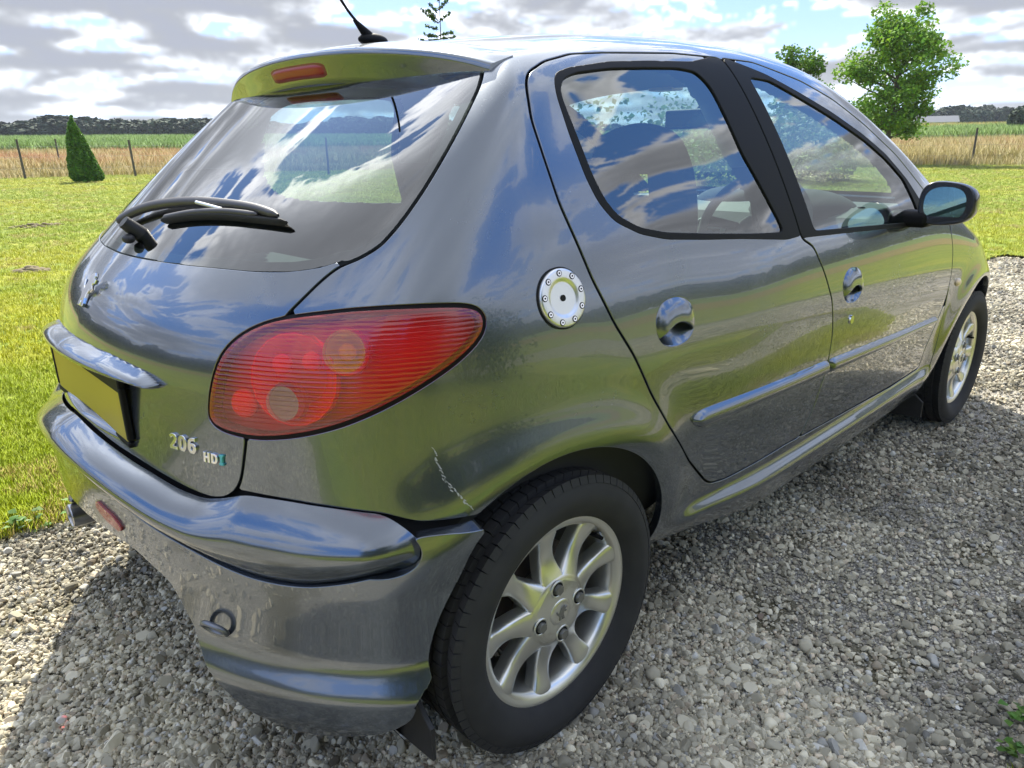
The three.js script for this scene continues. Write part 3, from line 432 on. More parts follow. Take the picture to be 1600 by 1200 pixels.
// outlines, as [way round the car, height], measured on the photograph
const L = {
  lamp: [[-.868, .727], [-.865, .752], [-.856, .789], [-.845, .819], [-.829, .842], [-.806, .861], [-.775, .876], [-.747, .884], [-.7, .892], [-.648, .899], [-.598, .902], [-.548, .902], [-.497, .899], [-.475, .893], [-.465, .884], [-.462, .868], [-.468, .849], [-.484, .831], [-.514, .807], [-.552, .783], [-.589, .761], [-.625, .742], [-.662, .725], [-.7, .712], [-.739, .702], [-.782, .695], [-.806, .695], [-.843, .699], [-.86, .706], [-.867, .714]],
  tail: [[-1.5, .63], [-1.224, .63], [-1.154, .621], [-1.098, .613], [-1.049, .607], [-1.006, .599], [-.967, .591], [-.932, .584], [-.899, .579], [-.868, .576], [-.847, .582], [-.829, .596], [-.818, .618], [-.812, .647], [-.804, .694], [-.8, .74], [-.74, .84], [-.749, .882], [-.727, .907], [-.703, .934], [-.676, .957], [-.647, .967], [-.614, .986], [-.585, 1.018], [-.549, 1.065], [-.514, 1.114], [-.481, 1.159], [-.449, 1.201], [-.422, 1.234], [-.403, 1.262], [-.394, 1.287], [-.4, 1.315], [-.6, 1.318], [-1.5, 1.318]],
  glass: [[-1.5, .939], [-1.223, .939], [-1.083, .94], [-.98, .941], [-.896, .942], [-.824, .942], [-.762, .945], [-.708, .953], [-.668, .966], [-.6, .955], [-.5, 1.1], [-.38, 1.22], [-.38, 1.27], [-.5, 1.28], [-1.5, 1.28]],
  rearDoor: [[.444, 1.33], [.245, 1.327], [.018, 1.312], [-.135, 1.302], [-.242, 1.283], [-.306, 1.26], [-.323, 1.239], [-.332, 1.179], [-.32, 1.116], [-.302, 1.037], [-.278, .977], [-.252, .909], [-.206, .824], [-.158, .756], [-.109, .669], [-.052, .586], [.049, .475], [.157, .382], [.187, .364], [.247, .356], [.54, .364], [.619, .36], [.657, .434], [.672, .508], [.684, .55], [.684, .644], [.665, .74], [.622, .819], [.575, .887], [.517, .912]],
  frontDoor: [[.444, 1.33], [.517, .912], [.575, .887], [.622, .819], [.665, .74], [.684, .644], [.684, .55], [.672, .508], [.657, .434], [.619, .36], [.837, .352], [1.319, .338], [1.597, .342], [1.588, .419], [1.635, .52], [1.677, .608], [1.69, .687], [1.691, .766], [1.675, .855], [1.552, .924], [1.457, .99], [1.309, 1.094], [1.131, 1.184], [.969, 1.251], [.811, 1.295], [.595, 1.33]],
  rearSeal: [[-.242, 1.241], [-.23, 1.26], [-.172, 1.273], [-.009, 1.291], [.136, 1.302], [.295, 1.31], [.46, 1.338], [.54, .92], [.447, .916], [.25, .935], [.114, .945], [-.015, .957], [-.096, .973], [-.167, 1.001], [-.202, 1.036], [-.223, 1.081], [-.241, 1.153], [-.248, 1.219]],
  rearGlass: [[-.232, 1.231], [-.206, 1.252], [-.157, 1.264], [-.025, 1.277], [.109, 1.286], [.226, 1.292], [.29, 1.288], [.319, 1.257], [.346, 1.112], [.438, .934], [.3, .942], [.118, .957], [-.011, .97], [-.092, .985], [-.152, 1.01], [-.181, 1.041], [-.202, 1.086], [-.22, 1.158], [-.232, 1.214]],
  frontSeal: [[.42, 1.338], [.56, 1.312], [.622, 1.3], [.756, 1.262], [.909, 1.216], [1.082, 1.155], [1.211, 1.098], [1.33, 1.02], [1.42, .935], [1.45, .872], [1.1, .89], [.588, .911], [.49, .914]],
  frontGlass: [[.52, 1.288], [.622, 1.284], [.756, 1.244], [.909, 1.197], [1.082, 1.136], [1.2, 1.082], [1.3, 1.02], [1.35, .94], [1.37, .888], [1.1, .902], [.595, .924]],
  moulding: [[.038, .568], [.064, .588], [.322, .585], [.68, .577], [.684, .533], [.335, .541], [.078, .541]], mouldingFront: [[.689, .576], [1.204, .555], [1.606, .541], [1.612, .512], [1.224, .517], [.691, .533]],
  pad: [[-1.5, .632], [-1.24, .632], [-1.11, .612], [-1.0, .594], [-.93, .578], [-.885, .571], [-.862, .573], [-.838, .588], [-.81, .602], [-.744, .6], [-.681, .593], [-.62, .584], [-.587, .572], [-.569, .55], [-.58, .528], [-.611, .506], [-.644, .49], [-.677, .48], [-.711, .472], [-.756, .47], [-.799, .473], [-.845, .483], [-.89, .496], [-.966, .514], [-1.059, .541], [-1.138, .557], [-1.25, .562], [-1.5, .562]],
  bumper: [[-1.5, .6], [-.9, .55], [-.6, .54], [-.569, .558], [-.53, .558], [-.49, .55], [-.42, .55], [-.42, .4], [-.56, .3], [-.586, .26], [-.588, .236], [-.627, .205], [-.671, .192], [-.717, .184], [-.765, .186], [-.815, .21], [-.866, .258], [-.908, .308], [-.937, .37], [-.955, .41], [-1.028, .447], [-1.1, .457], [-1.5, .457]],
};
const O = {}; for (const k in L) O[k] = outline(L[k], k === 'pad' || k === 'bumper' ? { F: (x, y, z) => bumpBase(x, y, z) - (k === 'pad' ? .02 : .035), rounds: 4 } : { rounds: k === 'glass' || k === 'tail' ? 4 : 6 });
const archR = .338, archCut = (x, y, z) => Math.hypot(x, y - .28) - archR, archCutF = (x, y, z) => Math.hypot(x - 2.442, y - .285) - archR;
const seam = curve([[-1.3, .65], [-.838, .6], [-.809, .6], [-.744, .597], [-.681, .59], [-.613, .58], [-.581, .568], [-.569, .563], [-.531, .561], [-.485, .555], [-.4, .555]], .012);
const aboveBumper = (x, y, z) => x > -.02 ? .1 : y - seam(toS(x, z));
const G = .0042;                                                      // half of a panel gap
const screen = (x, y, z) => Math.min(x - 1.36 - .1 * z * z * 4 * .12, 2.33 - .35 * z * z - x, lerp(.53, .66, clamp((x - 1.36) / .95)) - Math.abs(z), y - .9);
const bodySd = both(inset(not(O.rearDoor), G), inset(not(O.frontDoor), G), inset(not(O.tail), G), inset(not(O.lamp), G), archCut, archCutF, inset(aboveBumper, G), (x, y, z) => y - .2, not(screen), (x, y, z) => y > 1.29 && Math.abs(z) < .5 ? x - .11 : .1,
  (x, y, z) => x < 1.9 ? .1 : Math.max((2.03 - x) + .0, Math.min(y - .93, 2.33 - x)));
part('body_shell', whole(panel({ s: [S_MID, 1.0], ph: [-.62, Math.PI / 2], ds: .0085, dp: .0085, sd: bodySd })), M.paint);
pair('body_shell', panel({ s: [1.0, 2.0], ph: [-.62, Math.PI / 2], ds: .02, dp: .012, sd: bodySd }), M.paint);
const onBase = (o, F = bodyBase) => (x, y, z) => { const s = toS(x, z), b = o.box; if (s < b[0] - .02 || s > b[1] + .02 || y < b[2] - .02 || y > b[3] + .02) return -.05; const p = onSkin(s, y, F); return o(p[0], p[1], p[2]); };
const jamb = (o) => (x, y, z) => .03 - Math.abs(o(x, y, z));
pair('door_jamb', panel({ s: [S_MID, 1.75], ph: [-.5, 1.15], ds: .012, dp: .012, F: (x, y, z) => bodyBase(x, y, z) + .0165, sd: both(either(jamb(O.rearDoor), jamb(O.frontDoor), (x, y, z) => x < .3 ? .012 - Math.abs(O.tail(x, y, z)) : -1, (x, y, z) => x < -.1 ? Math.min(.075 - Math.abs(y - .56), archCut(x, y, z)) : -1), not(inset(O.rearGlass, .004)), not(inset(O.frontGlass, .004)), not(inset(both(O.tail, O.glass), .012)), not(inset(O.lamp, -.002))), skirt: 0 }), M.dark);
// tailgate and its glass
const tailPaint = both(inset(O.tail, G), inset(not(O.lamp), G), inset(not(O.glass), .0015), (x, y, z) => .972 - y);
const recess = outline([[-1.5, .758], [-1.0, .758], [-.975, .745], [-.985, .69], [-1.02, .636], [-1.1, .634], [-1.5, .64]], { rounds: 4 });
const tailF = (x, y, z) => { const f = bodyBase(x, y, z); if (y > .8 || x > -.4) return f; return lerp(f, Math.max(f, -.54 - x), sstep(-.003, .014, recess(x, y, z))); };
part('tailgate', whole(panel({ s: [S_MID, -.62], ph: [-.2, .4], F: tailF, sd: tailPaint })), M.paint);
const glassSd = both(inset(O.tail, .005), inset(O.glass, .0015));
part('rear_window', whole(panel({ s: [S_MID, -.36], ph: [.1, 1.15], F: (x, y, z) => bodyBase(x, y, z) + .002, sd: glassSd, skirt: 0 })), M.rearGlass);
part('window_border', whole(panel({ s: [S_MID, -.36], ph: [.1, 1.15], F: (x, y, z) => bodyBase(x, y, z) + .006, sd: both(inset(O.tail, .001), inset(O.glass, -.004), not(inset(both(O.tail, O.glass), .022))), skirt: .008 })), M.black);
// doors
for (const [n, door, seal, pane, sr] of [['rear_door', O.rearDoor, O.rearSeal, O.rearGlass, [-.34, .7]], ['front_door', O.frontDoor, O.frontSeal, O.frontGlass, [.43, 1.71]]]) {
  const rear = n === 'rear_door', ds = rear ? .0075 : .01, c = rear ? [.33, .797, .786] : [1.15, .762, .808];
  const cup = outline(rounded([[c[0] - XB - .072, c[1]], [c[0] - XB - .055, c[1] + .041], [c[0] - XB, c[1] + .051], [c[0] - XB + .055, c[1] + .039], [c[0] - XB + .072, c[1]], [c[0] - XB + .055, c[1] - .041], [c[0] - XB, c[1] - .051], [c[0] - XB - .055, c[1] - .041]], .006, 20), { rounds: 2, step: .004 });
  const bar = rear ? O.moulding : O.mouldingFront, barB = onBase(bar), cupB = onBase(cup), sd = both(inset(door, G), inset(not(seal), .001), inset(not(cup), .001), inset(not(bar), -.004));
  const dg = panel({ s: sr, ph: [-.52, 1.1], ds, dp: .008, sd });
  for (const flip of [0, 1]) {
    const f = (g) => flip ? mirrored(g) : g, d = part(n, f(dg), M.paint);
    if (!flip) O[n] = {};
    const store = O[n], get = (k, make) => store[k] ?? (store[k] = make());
    part('window_seal', f(get('seal', () => panel({ s: sr, ph: [.1, 1.1], ds, F: (x, y, z) => bodyBase(x, y, z) - .001, sd: both(seal, inset(door, G), not(inset(pane, -.003))), skirt: .005, bevel: .0025 }))), M.black, d);
    part('window_pane', f(get('pane', () => panel({ s: sr, ph: [.1, 1.1], ds: .014, dp: .014, F: (x, y, z) => bodyBase(x, y, z) + .0035, sd: inset(pane, -.008), skirt: 0 }))), M.glass, d);
    const pil = (h, w, sdf) => (x, y, z) => { const t = 1 - clamp(sdf(x, y, z) / w); return bodyBase(x, y, z) - h * (1 - t * t * (.4 + .6 * t)); };
    part('door_moulding', f(get('bar', () => panel({ s: [bar.box[0] - .01, bar.box[1] + .01], ph: [-.34, -.1], ds: .006, dp: .003, F: pil(.015, .02, barB), sd: barB, skirt: .004 }))), M.paint, d);
    const split = (x, y, z) => y - c[1] - .003 + .5 * (x - c[0]) * (x - c[0]) / .064;
    part('handle', f(get('handle', () => panel({ s: [cup.box[0] - .01, cup.box[1] + .01], ph: [-.1, .2], ds: .003, dp: .003, F: pil(.012, .04, cupB), sd: both(inset(cupB, .001), split), skirt: .004, bevel: .003 }))), M.paint, d);
    part('handle_cup', f(get('cup', () => panel({ s: [cup.box[0] - .01, cup.box[1] + .01], ph: [-.1, .2], ds: .003, dp: .003, F: pil(-.019, .045, cupB), sd: cupB, skirt: 0 }))), M.paint, d);
    if (!rear) { const p = onSkin(c[0] - XB, c[1] - .095), g = new THREE.CylinderGeometry(.012, .013, .006, 20).rotateX(Math.PI / 2).translate(p[0] - .002, p[1], p[2] + .001); part('door_lock', f(g), M.chrome, d); }
  }
}
// bumper with its pad
const bumpOff = curve([[.1, .03], [.18, .04], [.215, .054], [.27, .057], [.298, .04], [.322, .029], [.38, .029], [.45, .032], [.53, .036], [.65, .036]], .011);
const bumpF = (x, y, z) => bumpBase(x, y, z) - bumpOff(y);
const padTop = curve([[-1.3, .634], [-1.24, .632], [-1.11, .614], [-1.0, .596], [-.93, .581], [-.88, .577], [-.838, .588], [-.81, .6], [-.744, .6], [-.681, .594], [-.62, .585], [-.56, .575]], .012), padBot = curve([[-1.3, .56], [-1.138, .556], [-1.059, .54], [-.966, .513], [-.89, .495], [-.845, .482], [-.799, .472], [-.756, .469], [-.711, .471], [-.677, .479], [-.644, .488], [-.611, .5], [-.56, .52]], .012);
const padSd = (x, y, z) => { const s = toS(x, z); if (x > .1 || y < .4 || y > .72) return -.1; if (s < -.63) return Math.min(padTop(s) - y, y - padBot(s)); const t = padTop(-.63), b = padBot(-.63), h = (t - b) / 2, m = (t + b) / 2 - .12 * (s + .63); return (1 - Math.hypot((s + .63) / .063, (y - m) / h)) * h; };
part('rear_bumper', whole(panel({ s: [S_MID, -.4], ph: [-.68, -.1], ds: .007, dp: .007, F: bumpF, sd: both(O.bumper, (x, y, z) => Math.hypot(x, y - .28) - lerp(.304, archR, smooth(.44, .56, y)), not(inset(padSd, -.003))), skirt: .03 })), M.paint);
const padF = (x, y, z) => { const s = toS(x, z), b = padBot(s), u = clamp((y - b) / (padTop(s) - b), -.12, 1.12), e = 1 - clamp((-.566 - s) / .075), w = 1 - u, tip = 1 - .85 * e * e; return bumpBase(x, y, z) - (.006 + .018 * w * w) - .05 * tip * (4 * u * (1 - u)) * (1 - .15 * w); };
part('bumper_pad', whole(panel({ s: [S_MID, -.55], ph: [-.36, -.08], ds: .005, dp: .0022, F: padF, sd: padSd, skirt: .035 })), M.paint);
// front wing, bonnet and front bumper
const wingSd = both(archCutF, (x, y, z) => x - 2.036, (x, y, z) => y - .2, inset(not(O.frontDoor), G));
pair('front_wing', panel({ s: [1.55, 2.9], ph: [-.62, .26], ds: .012, dp: .01, sd: both(wingSd, (x, y, z) => 3.0 - x) }), M.paint);
part('bonnet', whole(panel({ s: [1.9, 3.26], ph: [.2, Math.PI / 2], ds: .03, dp: .02, sd: both((x, y, z) => x - 2.2 - .0 * z, not(screen), (x, y, z) => y - .5, (x, y, z) => Math.atan2(y - Y0, Math.hypot(z, Math.max(0, x - XF))) - .255) })), M.paint);
part('front_bumper', whole(panel({ s: [2.4, 3.26], ph: [-.7, .26], ds: .025, dp: .02, sd: both(archCutF, (x, y, z) => x - 3.0, (x, y, z) => y - .18) })), M.paint);
// ---------- the car's smaller parts ----------
const frameAt = (s, y, lift = 0, F = bodyBase, side = 1) => {         // where a badge sits: along the skin, up, outwards
  const p = onSkin(s, y, F), q = onSkin(s + .01, y, F), n = V3(...normalAt(F, ...p)), t = V3(q[0] - p[0], q[1] - p[1], q[2] - p[2]).normalize(); if (s > XB) t.multiplyScalar(1);
  const u = n.clone().cross(t).normalize(), r = u.clone().cross(n).normalize(); const m = new THREE.Matrix4().makeBasis(r, u, n); m.setPosition(p[0] + n.x * lift, p[1] + n.y * lift, p[2] + n.z * lift); return m;
};
const tube = (pts, r, seg = 24, rad = 10) => new THREE.TubeGeometry(new THREE.CatmullRomCurve3(pts.map((p) => V3(...p))), seg, r, rad, false);
const rbox = (w, h, d, r, x = 0, y = 0, z = 0) => new RoundedBoxGeometry(w, h, d, 3, r).translate(x, y, z);
{ // tail lamps: a ribbed lens over a reflector
  const ribs = new THREE.DataTexture(new Uint8Array(64 * 4 * 4).map((_, i) => (i % 4 === 3 ? 255 : 255 * Math.pow(Math.abs(Math.sin(Math.PI * ((Math.floor(i / 16)) / 64))), .7))), 4, 64, THREE.RGBAFormat);
  ribs.wrapS = ribs.wrapT = THREE.RepeatWrapping; ribs.magFilter = THREE.LinearFilter; ribs.repeat.set(1, 1 / .0078); ribs.rotation = .0; ribs.needsUpdate = true;
  const lensMat = (c) => new THREE.MeshPhysicalMaterial({ color: lin(...c), transmission: .86, thickness: 0, roughness: .04, ior: 1.75, bumpMap: ribs, bumpScale: .0003 });
  const red = lensMat([.95, .055, .075]), clear = lensMat([.8, .62, .5]), amber = lensMat([.9, .55, .1]);
  const cClear = [-.402, .757, .565], cAmb = [-.33, .838, .636], cRing = [-.392, .79, .565];
  const lensF = (x, y, z) => { const t = 1 - clamp(O.lamp(x, y, z) / .02); return bodyBase(x, y, z) - .0015 - .005 * (1 - t * t); };
  const dC = disc(cClear, .03), dA = disc(cAmb, .034), whole_ = { s: [-.9, -.44], ph: [-.12, .42], ds: .006, dp: .006, F: lensF };
  const silver = std([.8, .76, .76], .35), redIn = std([.9, .03, .03], .25, { flatShading: true }), redDeep = std([.4, .006, .012], .5), orange = std([.85, .13, .015], .4), honey = std([.72, .38, .03], .3), grey = std([.42, .35, .28], .5);
  for (const flip of [0, 1]) {
    const f = (g) => flip ? mirrored(g) : g;
    const lamp = part('tail_lamp', f(panel({ ...whole_, sd: both(inset(O.lamp, .006), not(dC), not(dA)), skirt: .006 })), red);
    part('clear_lens', f(panel({ ...whole_, sd: both(inset(O.lamp, .006), dC), skirt: 0 })), clear, lamp);
    part('amber_lens', f(panel({ ...whole_, sd: both(inset(O.lamp, .006), dA, not(dC)), skirt: 0 })), amber, lamp);
    part('gasket', f(panel({ ...whole_, ph: [-.14, .44], F: (x, y, z) => bodyBase(x, y, z) + .003, sd: both(inset(O.lamp, -.0035), not(inset(O.lamp, .005))), skirt: .02 })), M.black, lamp);
    part('reflector', f(panel({ ...whole_, ds: .012, dp: .012, F: (x, y, z) => bodyBase(x, y, z) + .045, sd: inset(O.lamp, -.025), skirt: 0 })), silver, lamp);
    const inner = (name, c, r, dIn, mat, bowl) => {
      const n = normalAt(bodyBase, ...c), q = new THREE.Quaternion().setFromUnitVectors(V3(0, 1, 0), V3(...n)), g = bowl ? new THREE.LatheGeometry([[.0001, -r * .5], [r * .5, -r * .36], [r * .8, -r * .12], [r, .008], [r * 1.03, .008], [r * 1.05, -.004]].map(([a, b]) => new THREE.Vector2(a, b)), bowl === 2 ? 18 : 40) : new THREE.SphereGeometry(r, 24, 14).scale(1, .55, 1);
      part(name, f(g.applyQuaternion(q).translate(c[0] - n[0] * dIn, c[1] - n[1] * dIn, c[2] - n[2] * dIn)), mat, lamp);
    };
    inner('lamp_bowl', cRing, .073, .02, redIn, 2);
    inner('lamp_bowl', cClear, .031, .012, grey, true); inner('lamp_bowl', cAmb, .036, .012, honey, true);
    inner('bulb', cAmb, .014, .012, honey); inner('bulb', [-.4, .815, .55], .017, .012, redIn); inner('bulb', [-.37, .822, .592], .016, .012, redIn);
    inner('amber_reflector', [-.446, .745, .49], .024, .014, orange);
  }
}
{ // roof spoiler with the third brake lamp
  const NZ = 60, prof = [], pos = [], idx = [];
  const secAt = (z) => {
    const a = Math.abs(z) / .545, tip = Math.pow(a, 7), xs = lerp(.135, .12, a * a), top = (x) => { let lo = .9, hi = 1.5; for (let k = 0; k < 26; k++) { const m = (lo + hi) / 2; bodyBase(x, m, z) < 0 ? lo = m : hi = m; } return lo; };
    const y0 = top(xs) + .0025, xt = lerp(-.036, .06, Math.pow(a, 2.2)), yt = lerp(1.331, 1.29, Math.pow(a, 2.1)) - tip * .015, xl = xt + .024, yl = yt - .062 - .016 * a * a, r = [];
    for (let k = 0; k <= 8; k++) { const t = k / 8; r.push([lerp(xs, xt + .014, t), lerp(y0, yt + .002, t) + .006 * Math.sin(Math.PI * t) * (1 - tip)]); }
    for (let k = 1; k <= 5; k++) { const w = k / 5 * 1.9; r.push([xt + .014 - .013 * Math.sin(w), yt - .0105 + .0125 * Math.cos(w)]); }
    for (let k = 1; k <= 4; k++) r.push([lerp(xt + .0035, xl, k / 4), lerp(yt - .016, yl, k / 4)]);
    for (let k = 1; k <= 3; k++) { const w = k / 3 * 1.6; r.push([xl + .008 * Math.sin(w), yl - .006 + .006 * Math.cos(w) - .002]); }
    r.push([xl + .05, yl + .005], [xs, y0 - .05]); return r;
  };
  for (let i = 0; i <= NZ; i++) { const u = i / NZ * 2 - 1, z = .545 * Math.sign(u) * (1 - Math.pow(1 - Math.abs(u), 1.25)); prof.push(secAt(z).map(([x, y]) => [x, y, z])); }
  const m = prof[0].length; for (const r of prof) for (const p of r) pos.push(...p);
  for (let i = 0; i < NZ; i++) for (let k = 0; k < m - 1; k++) { const a = i * m + k, b = a + m; idx.push(a, b, a + 1, b, b + 1, a + 1); }
  const g = new THREE.BufferGeometry(); g.setAttribute('position', new THREE.Float32BufferAttribute(pos, 3)); g.setIndex(idx); g.computeVertexNormals();
  const caps = []; for (const r of [prof[0], prof[NZ]]) { const c = r.reduce((s, p) => [s[0] + p[0] / m, s[1] + p[1] / m, s[2] + p[2] / m], [0, 0, 0]); for (let k = 0; k < m; k++) caps.push(...r[k], ...r[(k + 1) % m], ...c); }
  const cg = new THREE.BufferGeometry(); cg.setAttribute('position', new THREE.Float32BufferAttribute(caps, 3)); cg.computeVertexNormals();
  const sp = part('spoiler', mergeGeometries([g.toNonIndexed(), cg]), M.paint);
  const face = (z, k) => { const r = secAt(z); return [lerp(r[13][0], r[17][0], k), lerp(r[13][1], r[17][1], k)]; };
  const strip = (w, k0, k1, out) => { const p = [], id = [], n = 24, mm = 7; for (let i = 0; i <= n; i++) { const z = lerp(-w, w, i / n), e = Math.pow(Math.abs(i / n * 2 - 1), 10) * .3; for (let k = 0; k < mm; k++) { const t = k / (mm - 1), [x, y] = face(z, lerp(k0 + e * (k1 - k0), k1 - e * (k1 - k0), t)); const o = out * Math.pow(Math.max(0, 1 - Math.pow(Math.abs(2 * t - 1), 4)), .5) * (1 - Math.pow(Math.abs(i / n * 2 - 1), 16)) - .002; p.push(x - o * .93, y - o * .36, z); } } for (let i = 0; i < n; i++) for (let k = 0; k < mm - 1; k++) { const a = i * mm + k, b = a + mm; id.push(a, b, a + 1, b, b + 1, a + 1); } const q = new THREE.BufferGeometry(); q.setAttribute('position', new THREE.Float32BufferAttribute(p, 3)); q.setIndex(id); q.computeVertexNormals(); return q; };
  part('lamp_surround', strip(.128, .1, .86, .003), std([.2, .035, .03], .35), sp);
  part('brake_lamp', strip(.118, .2, .76, .007), new THREE.MeshPhysicalMaterial({ color: lin(.3, .02, .016), roughness: .35 }), sp);
}
// wheels
function wheel(z, x, side, phase) {
  const w = new THREE.Group(); w.name = 'wheel'; w.position.set(x, .28, z); if (side < 0) w.rotation.y = Math.PI; car.add(w);
  const R = .275, hw = .088;                                           // local: axle along +z, outer face at +z
  const tp = [[.186, .055], [.196, .066], [.204, .074], [.215, .0805], [.235, .0865], [.252, .086], [.268, .0795], [.2745, .0765], [.2765, .0755], [.2825, .069], [R - .0025, .06], [R, .05], [R, .0], [R, -.05], [R - .003, -.064], [.268, -.08], [.23, -.086], [.2, -.07], [.186, -.055]];
  const tyre = new THREE.LatheGeometry(tp.map(([a, b]) => new THREE.Vector2(a > .27 && a < .284 && b > 0 ? R - (.2845 - a) : a > .2 && a < .27 ? .186 + (a - .186) * (R - .186) / (.2845 - .186) : a, b)), 96).rotateX(Math.PI / 2); part('tyre', tyre, M.tyre, w);
  const NB = 72, blocks = [];                                         // tread: shoulder blocks and three ribs of lugs
  for (let k = 0; k < NB; k++) {
    const a = k / NB * Math.PI * 2;
    for (const [b, wd, ln, off, hh] of [[.064, .022, .019, 0, .007], [.035, .02, .0195, .5, .006], [.006, .02, .0195, 0, .006], [-.025, .022, .0195, .5, .006], [-.06, .026, .019, 0, .006]]) {
      const g = new THREE.BoxGeometry(ln * 1.12, hh + .008, wd * 1.12), an = a + off * Math.PI * 2 / NB; if (b > .06) g.rotateX(-.42); g.translate(0, R - .0025 - (b > .06 ? .0062 : 0), b); g.rotateZ(an); blocks.push(g);
    }
  }
  stuff(part('tread', mergeGeometries(blocks), M.tyre, w));
  const rp = [[.16, -.07], [.165, .0], [.168, .03], [.171, .046], [.1745, .0535], [.181, .0575], [.1865, .0605], [.1925, .0625], [.1955, .061], [.196, .057], [.192, .052]];
  part('rim', new THREE.LatheGeometry(rp.map(([a, b]) => new THREE.Vector2(a, b)), 96).rotateX(Math.PI / 2), M.alloy, w);
  const hub = new THREE.LatheGeometry([[.0001, .062], [.02, .0625], [.04, .062], [.06, .06], [.072, .057], [.079, .05], [.08, .03], [.07, .01], [.05, -.02]].map(([a, b]) => new THREE.Vector2(a, b)), 64).rotateX(Math.PI / 2); part('hub', hub, M.alloy, w);
  for (let k = 0; k < 9; k++) {
    const a0 = phase + k / 9 * Math.PI * 2, N1 = 14, cross = [[-1, -.03], [-1, -.012], [-.93, -.004], [-.78, -.0006], [-.4, .0008], [0, .0012], [.4, .0008], [.78, -.0006], [.93, -.004], [1, -.012], [1, -.03]], p = [], id = [];
    for (let i = 0; i <= N1; i++) {
      const t = i / N1, r = lerp(.062, .1785, t), half = lerp(.0265, .0185, smooth(0, .5, t)) + .0075 * smooth(.62, 1, t) + .004 * Math.pow(1 - t, 3), face = .059 - .013 * Math.sin(Math.PI * Math.min(1, t * 1.05)) - .004 * t;
      for (const [c, d] of cross) { const v = c * half, l = face + d; p.push(r * Math.cos(a0) - v * Math.sin(a0), r * Math.sin(a0) + v * Math.cos(a0), l); }
    }
    const m = cross.length; for (let i = 0; i < N1; i++) for (let j = 0; j < m - 1; j++) { const a = i * m + j, b = a + m; id.push(a, b, a + 1, b, b + 1, a + 1); }
    const g = new THREE.BufferGeometry(); g.setAttribute('position', new THREE.Float32BufferAttribute(p, 3)); g.setIndex(id); g.computeVertexNormals(); part('spoke', g, M.alloy, w);
  }
  for (let k = 0; k < 4; k++) {
    const a = phase + .0 + k * Math.PI / 2, bx = .054 * Math.cos(a), by = .054 * Math.sin(a);
    part('bolt_well', new THREE.CylinderGeometry(.0155, .0155, .004, 28).rotateX(Math.PI / 2).translate(bx, by, .0605), M.dark, w);
    const b = new THREE.CylinderGeometry(.0105, .0115, .012, 6).rotateX(Math.PI / 2).translate(bx, by, .0635); part('wheel_bolt', b, M.alloyDark, w);
    part('bolt_rim', new THREE.TorusGeometry(.016, .0022, 8, 28).translate(bx, by, .0615), M.alloy, w);
  }
  const cap = part('hub_cap', new THREE.LatheGeometry([[.0001, .0658], [.02, .0655], [.0265, .0642], [.0275, .062]].map(([a, b]) => new THREE.Vector2(a, b)), 40).rotateX(Math.PI / 2), M.alloy, w);
  part('cap_emblem', lionShape(.03).translate(0, -.015, .0655), M.alloyDark, w);
  part('disc_brake', new THREE.CylinderGeometry(.12, .12, .02, 48).rotateX(Math.PI / 2).translate(0, 0, -.02), std([.12, .1, .09], .6, { metalness: .6 }), w);
  part('valve', new THREE.CylinderGeometry(.004, .005, .03, 10).rotateX(Math.PI / 2).translate(.165 * Math.cos(phase - 1.0), .165 * Math.sin(phase - 1.0), .045), M.black, w);
  return w;
}
function lionShape(h) {                                               // a rearing lion in side view, for the emblem
  const s = new THREE.Shape(), k = h / 100; const P = [[30, 0], [44, 0], [46, 8], [42, 14], [50, 24], [60, 8], [58, 0], [74, 0], [74, 8], [68, 24], [66, 38], [72, 52], [88, 46], [94, 54], [84, 62], [78, 62], [80, 70], [94, 72], [96, 82], [84, 82], [76, 80], [78, 92], [70, 100], [56, 98], [44, 88], [42, 76], [34, 60], [30, 46], [18, 56], [8, 74], [2, 70], [12, 48], [26, 34], [32, 24], [28, 10]];
  s.moveTo((P[0][0] - 50) * k, P[0][1] * k); for (const [x, y] of P.slice(1)) s.lineTo((x - 50) * k, y * k);
  return new THREE.ExtrudeGeometry(s, { depth: h * .04, bevelEnabled: true, bevelThickness: h * .03, bevelSize: h * .018, bevelSegments: 2 });
}
{
  const n = tex(512, 64, (u, v, x, y) => { const f = fbm(u * 40, v * 6, 4, 71, 0); return S3(.016 + .012 * f, .016 + .0115 * f, .0165 + .0105 * f); }, true);
  M.tyre = std([1, 1, 1], .82, { map: n }); M.alloyDark = std([.25, .25, .24], .45, { metalness: .8 });
  const dirt = tex(256, 256, (u, v) => { const f = fbm(u * 9, v * 9, 5, 33, 9); const k = smooth(.5, .75, f) * .35; return S3(lerp(.72, .36, k), lerp(.72, .32, k), lerp(.68, .25, k)); }, true); M.alloy.map = dirt; M.alloy.color.setRGB(1, 1, 1);
}
wheel(.722, 0, 1, 98 * Math.PI / 180); wheel(.726, 2.442, 1, 77 * Math.PI / 180); wheel(-.722, 0, -1, 1.1); wheel(-.726, 2.442, -1, .4);
for (const x of [0, 2.442]) for (const sd of [1, -1]) {
  part('wheel_arch_liner', new THREE.CylinderGeometry(.352, .352, .28, 40, 1, true, -.6, Math.PI + 1.2).rotateX(Math.PI / 2).rotateZ(Math.PI / 2).translate(x, .28, sd * .54), M.dark);
  part('wheel_arch_back', new THREE.CircleGeometry(.352, 40).translate(x, .28, sd * .402), M.dark);
}
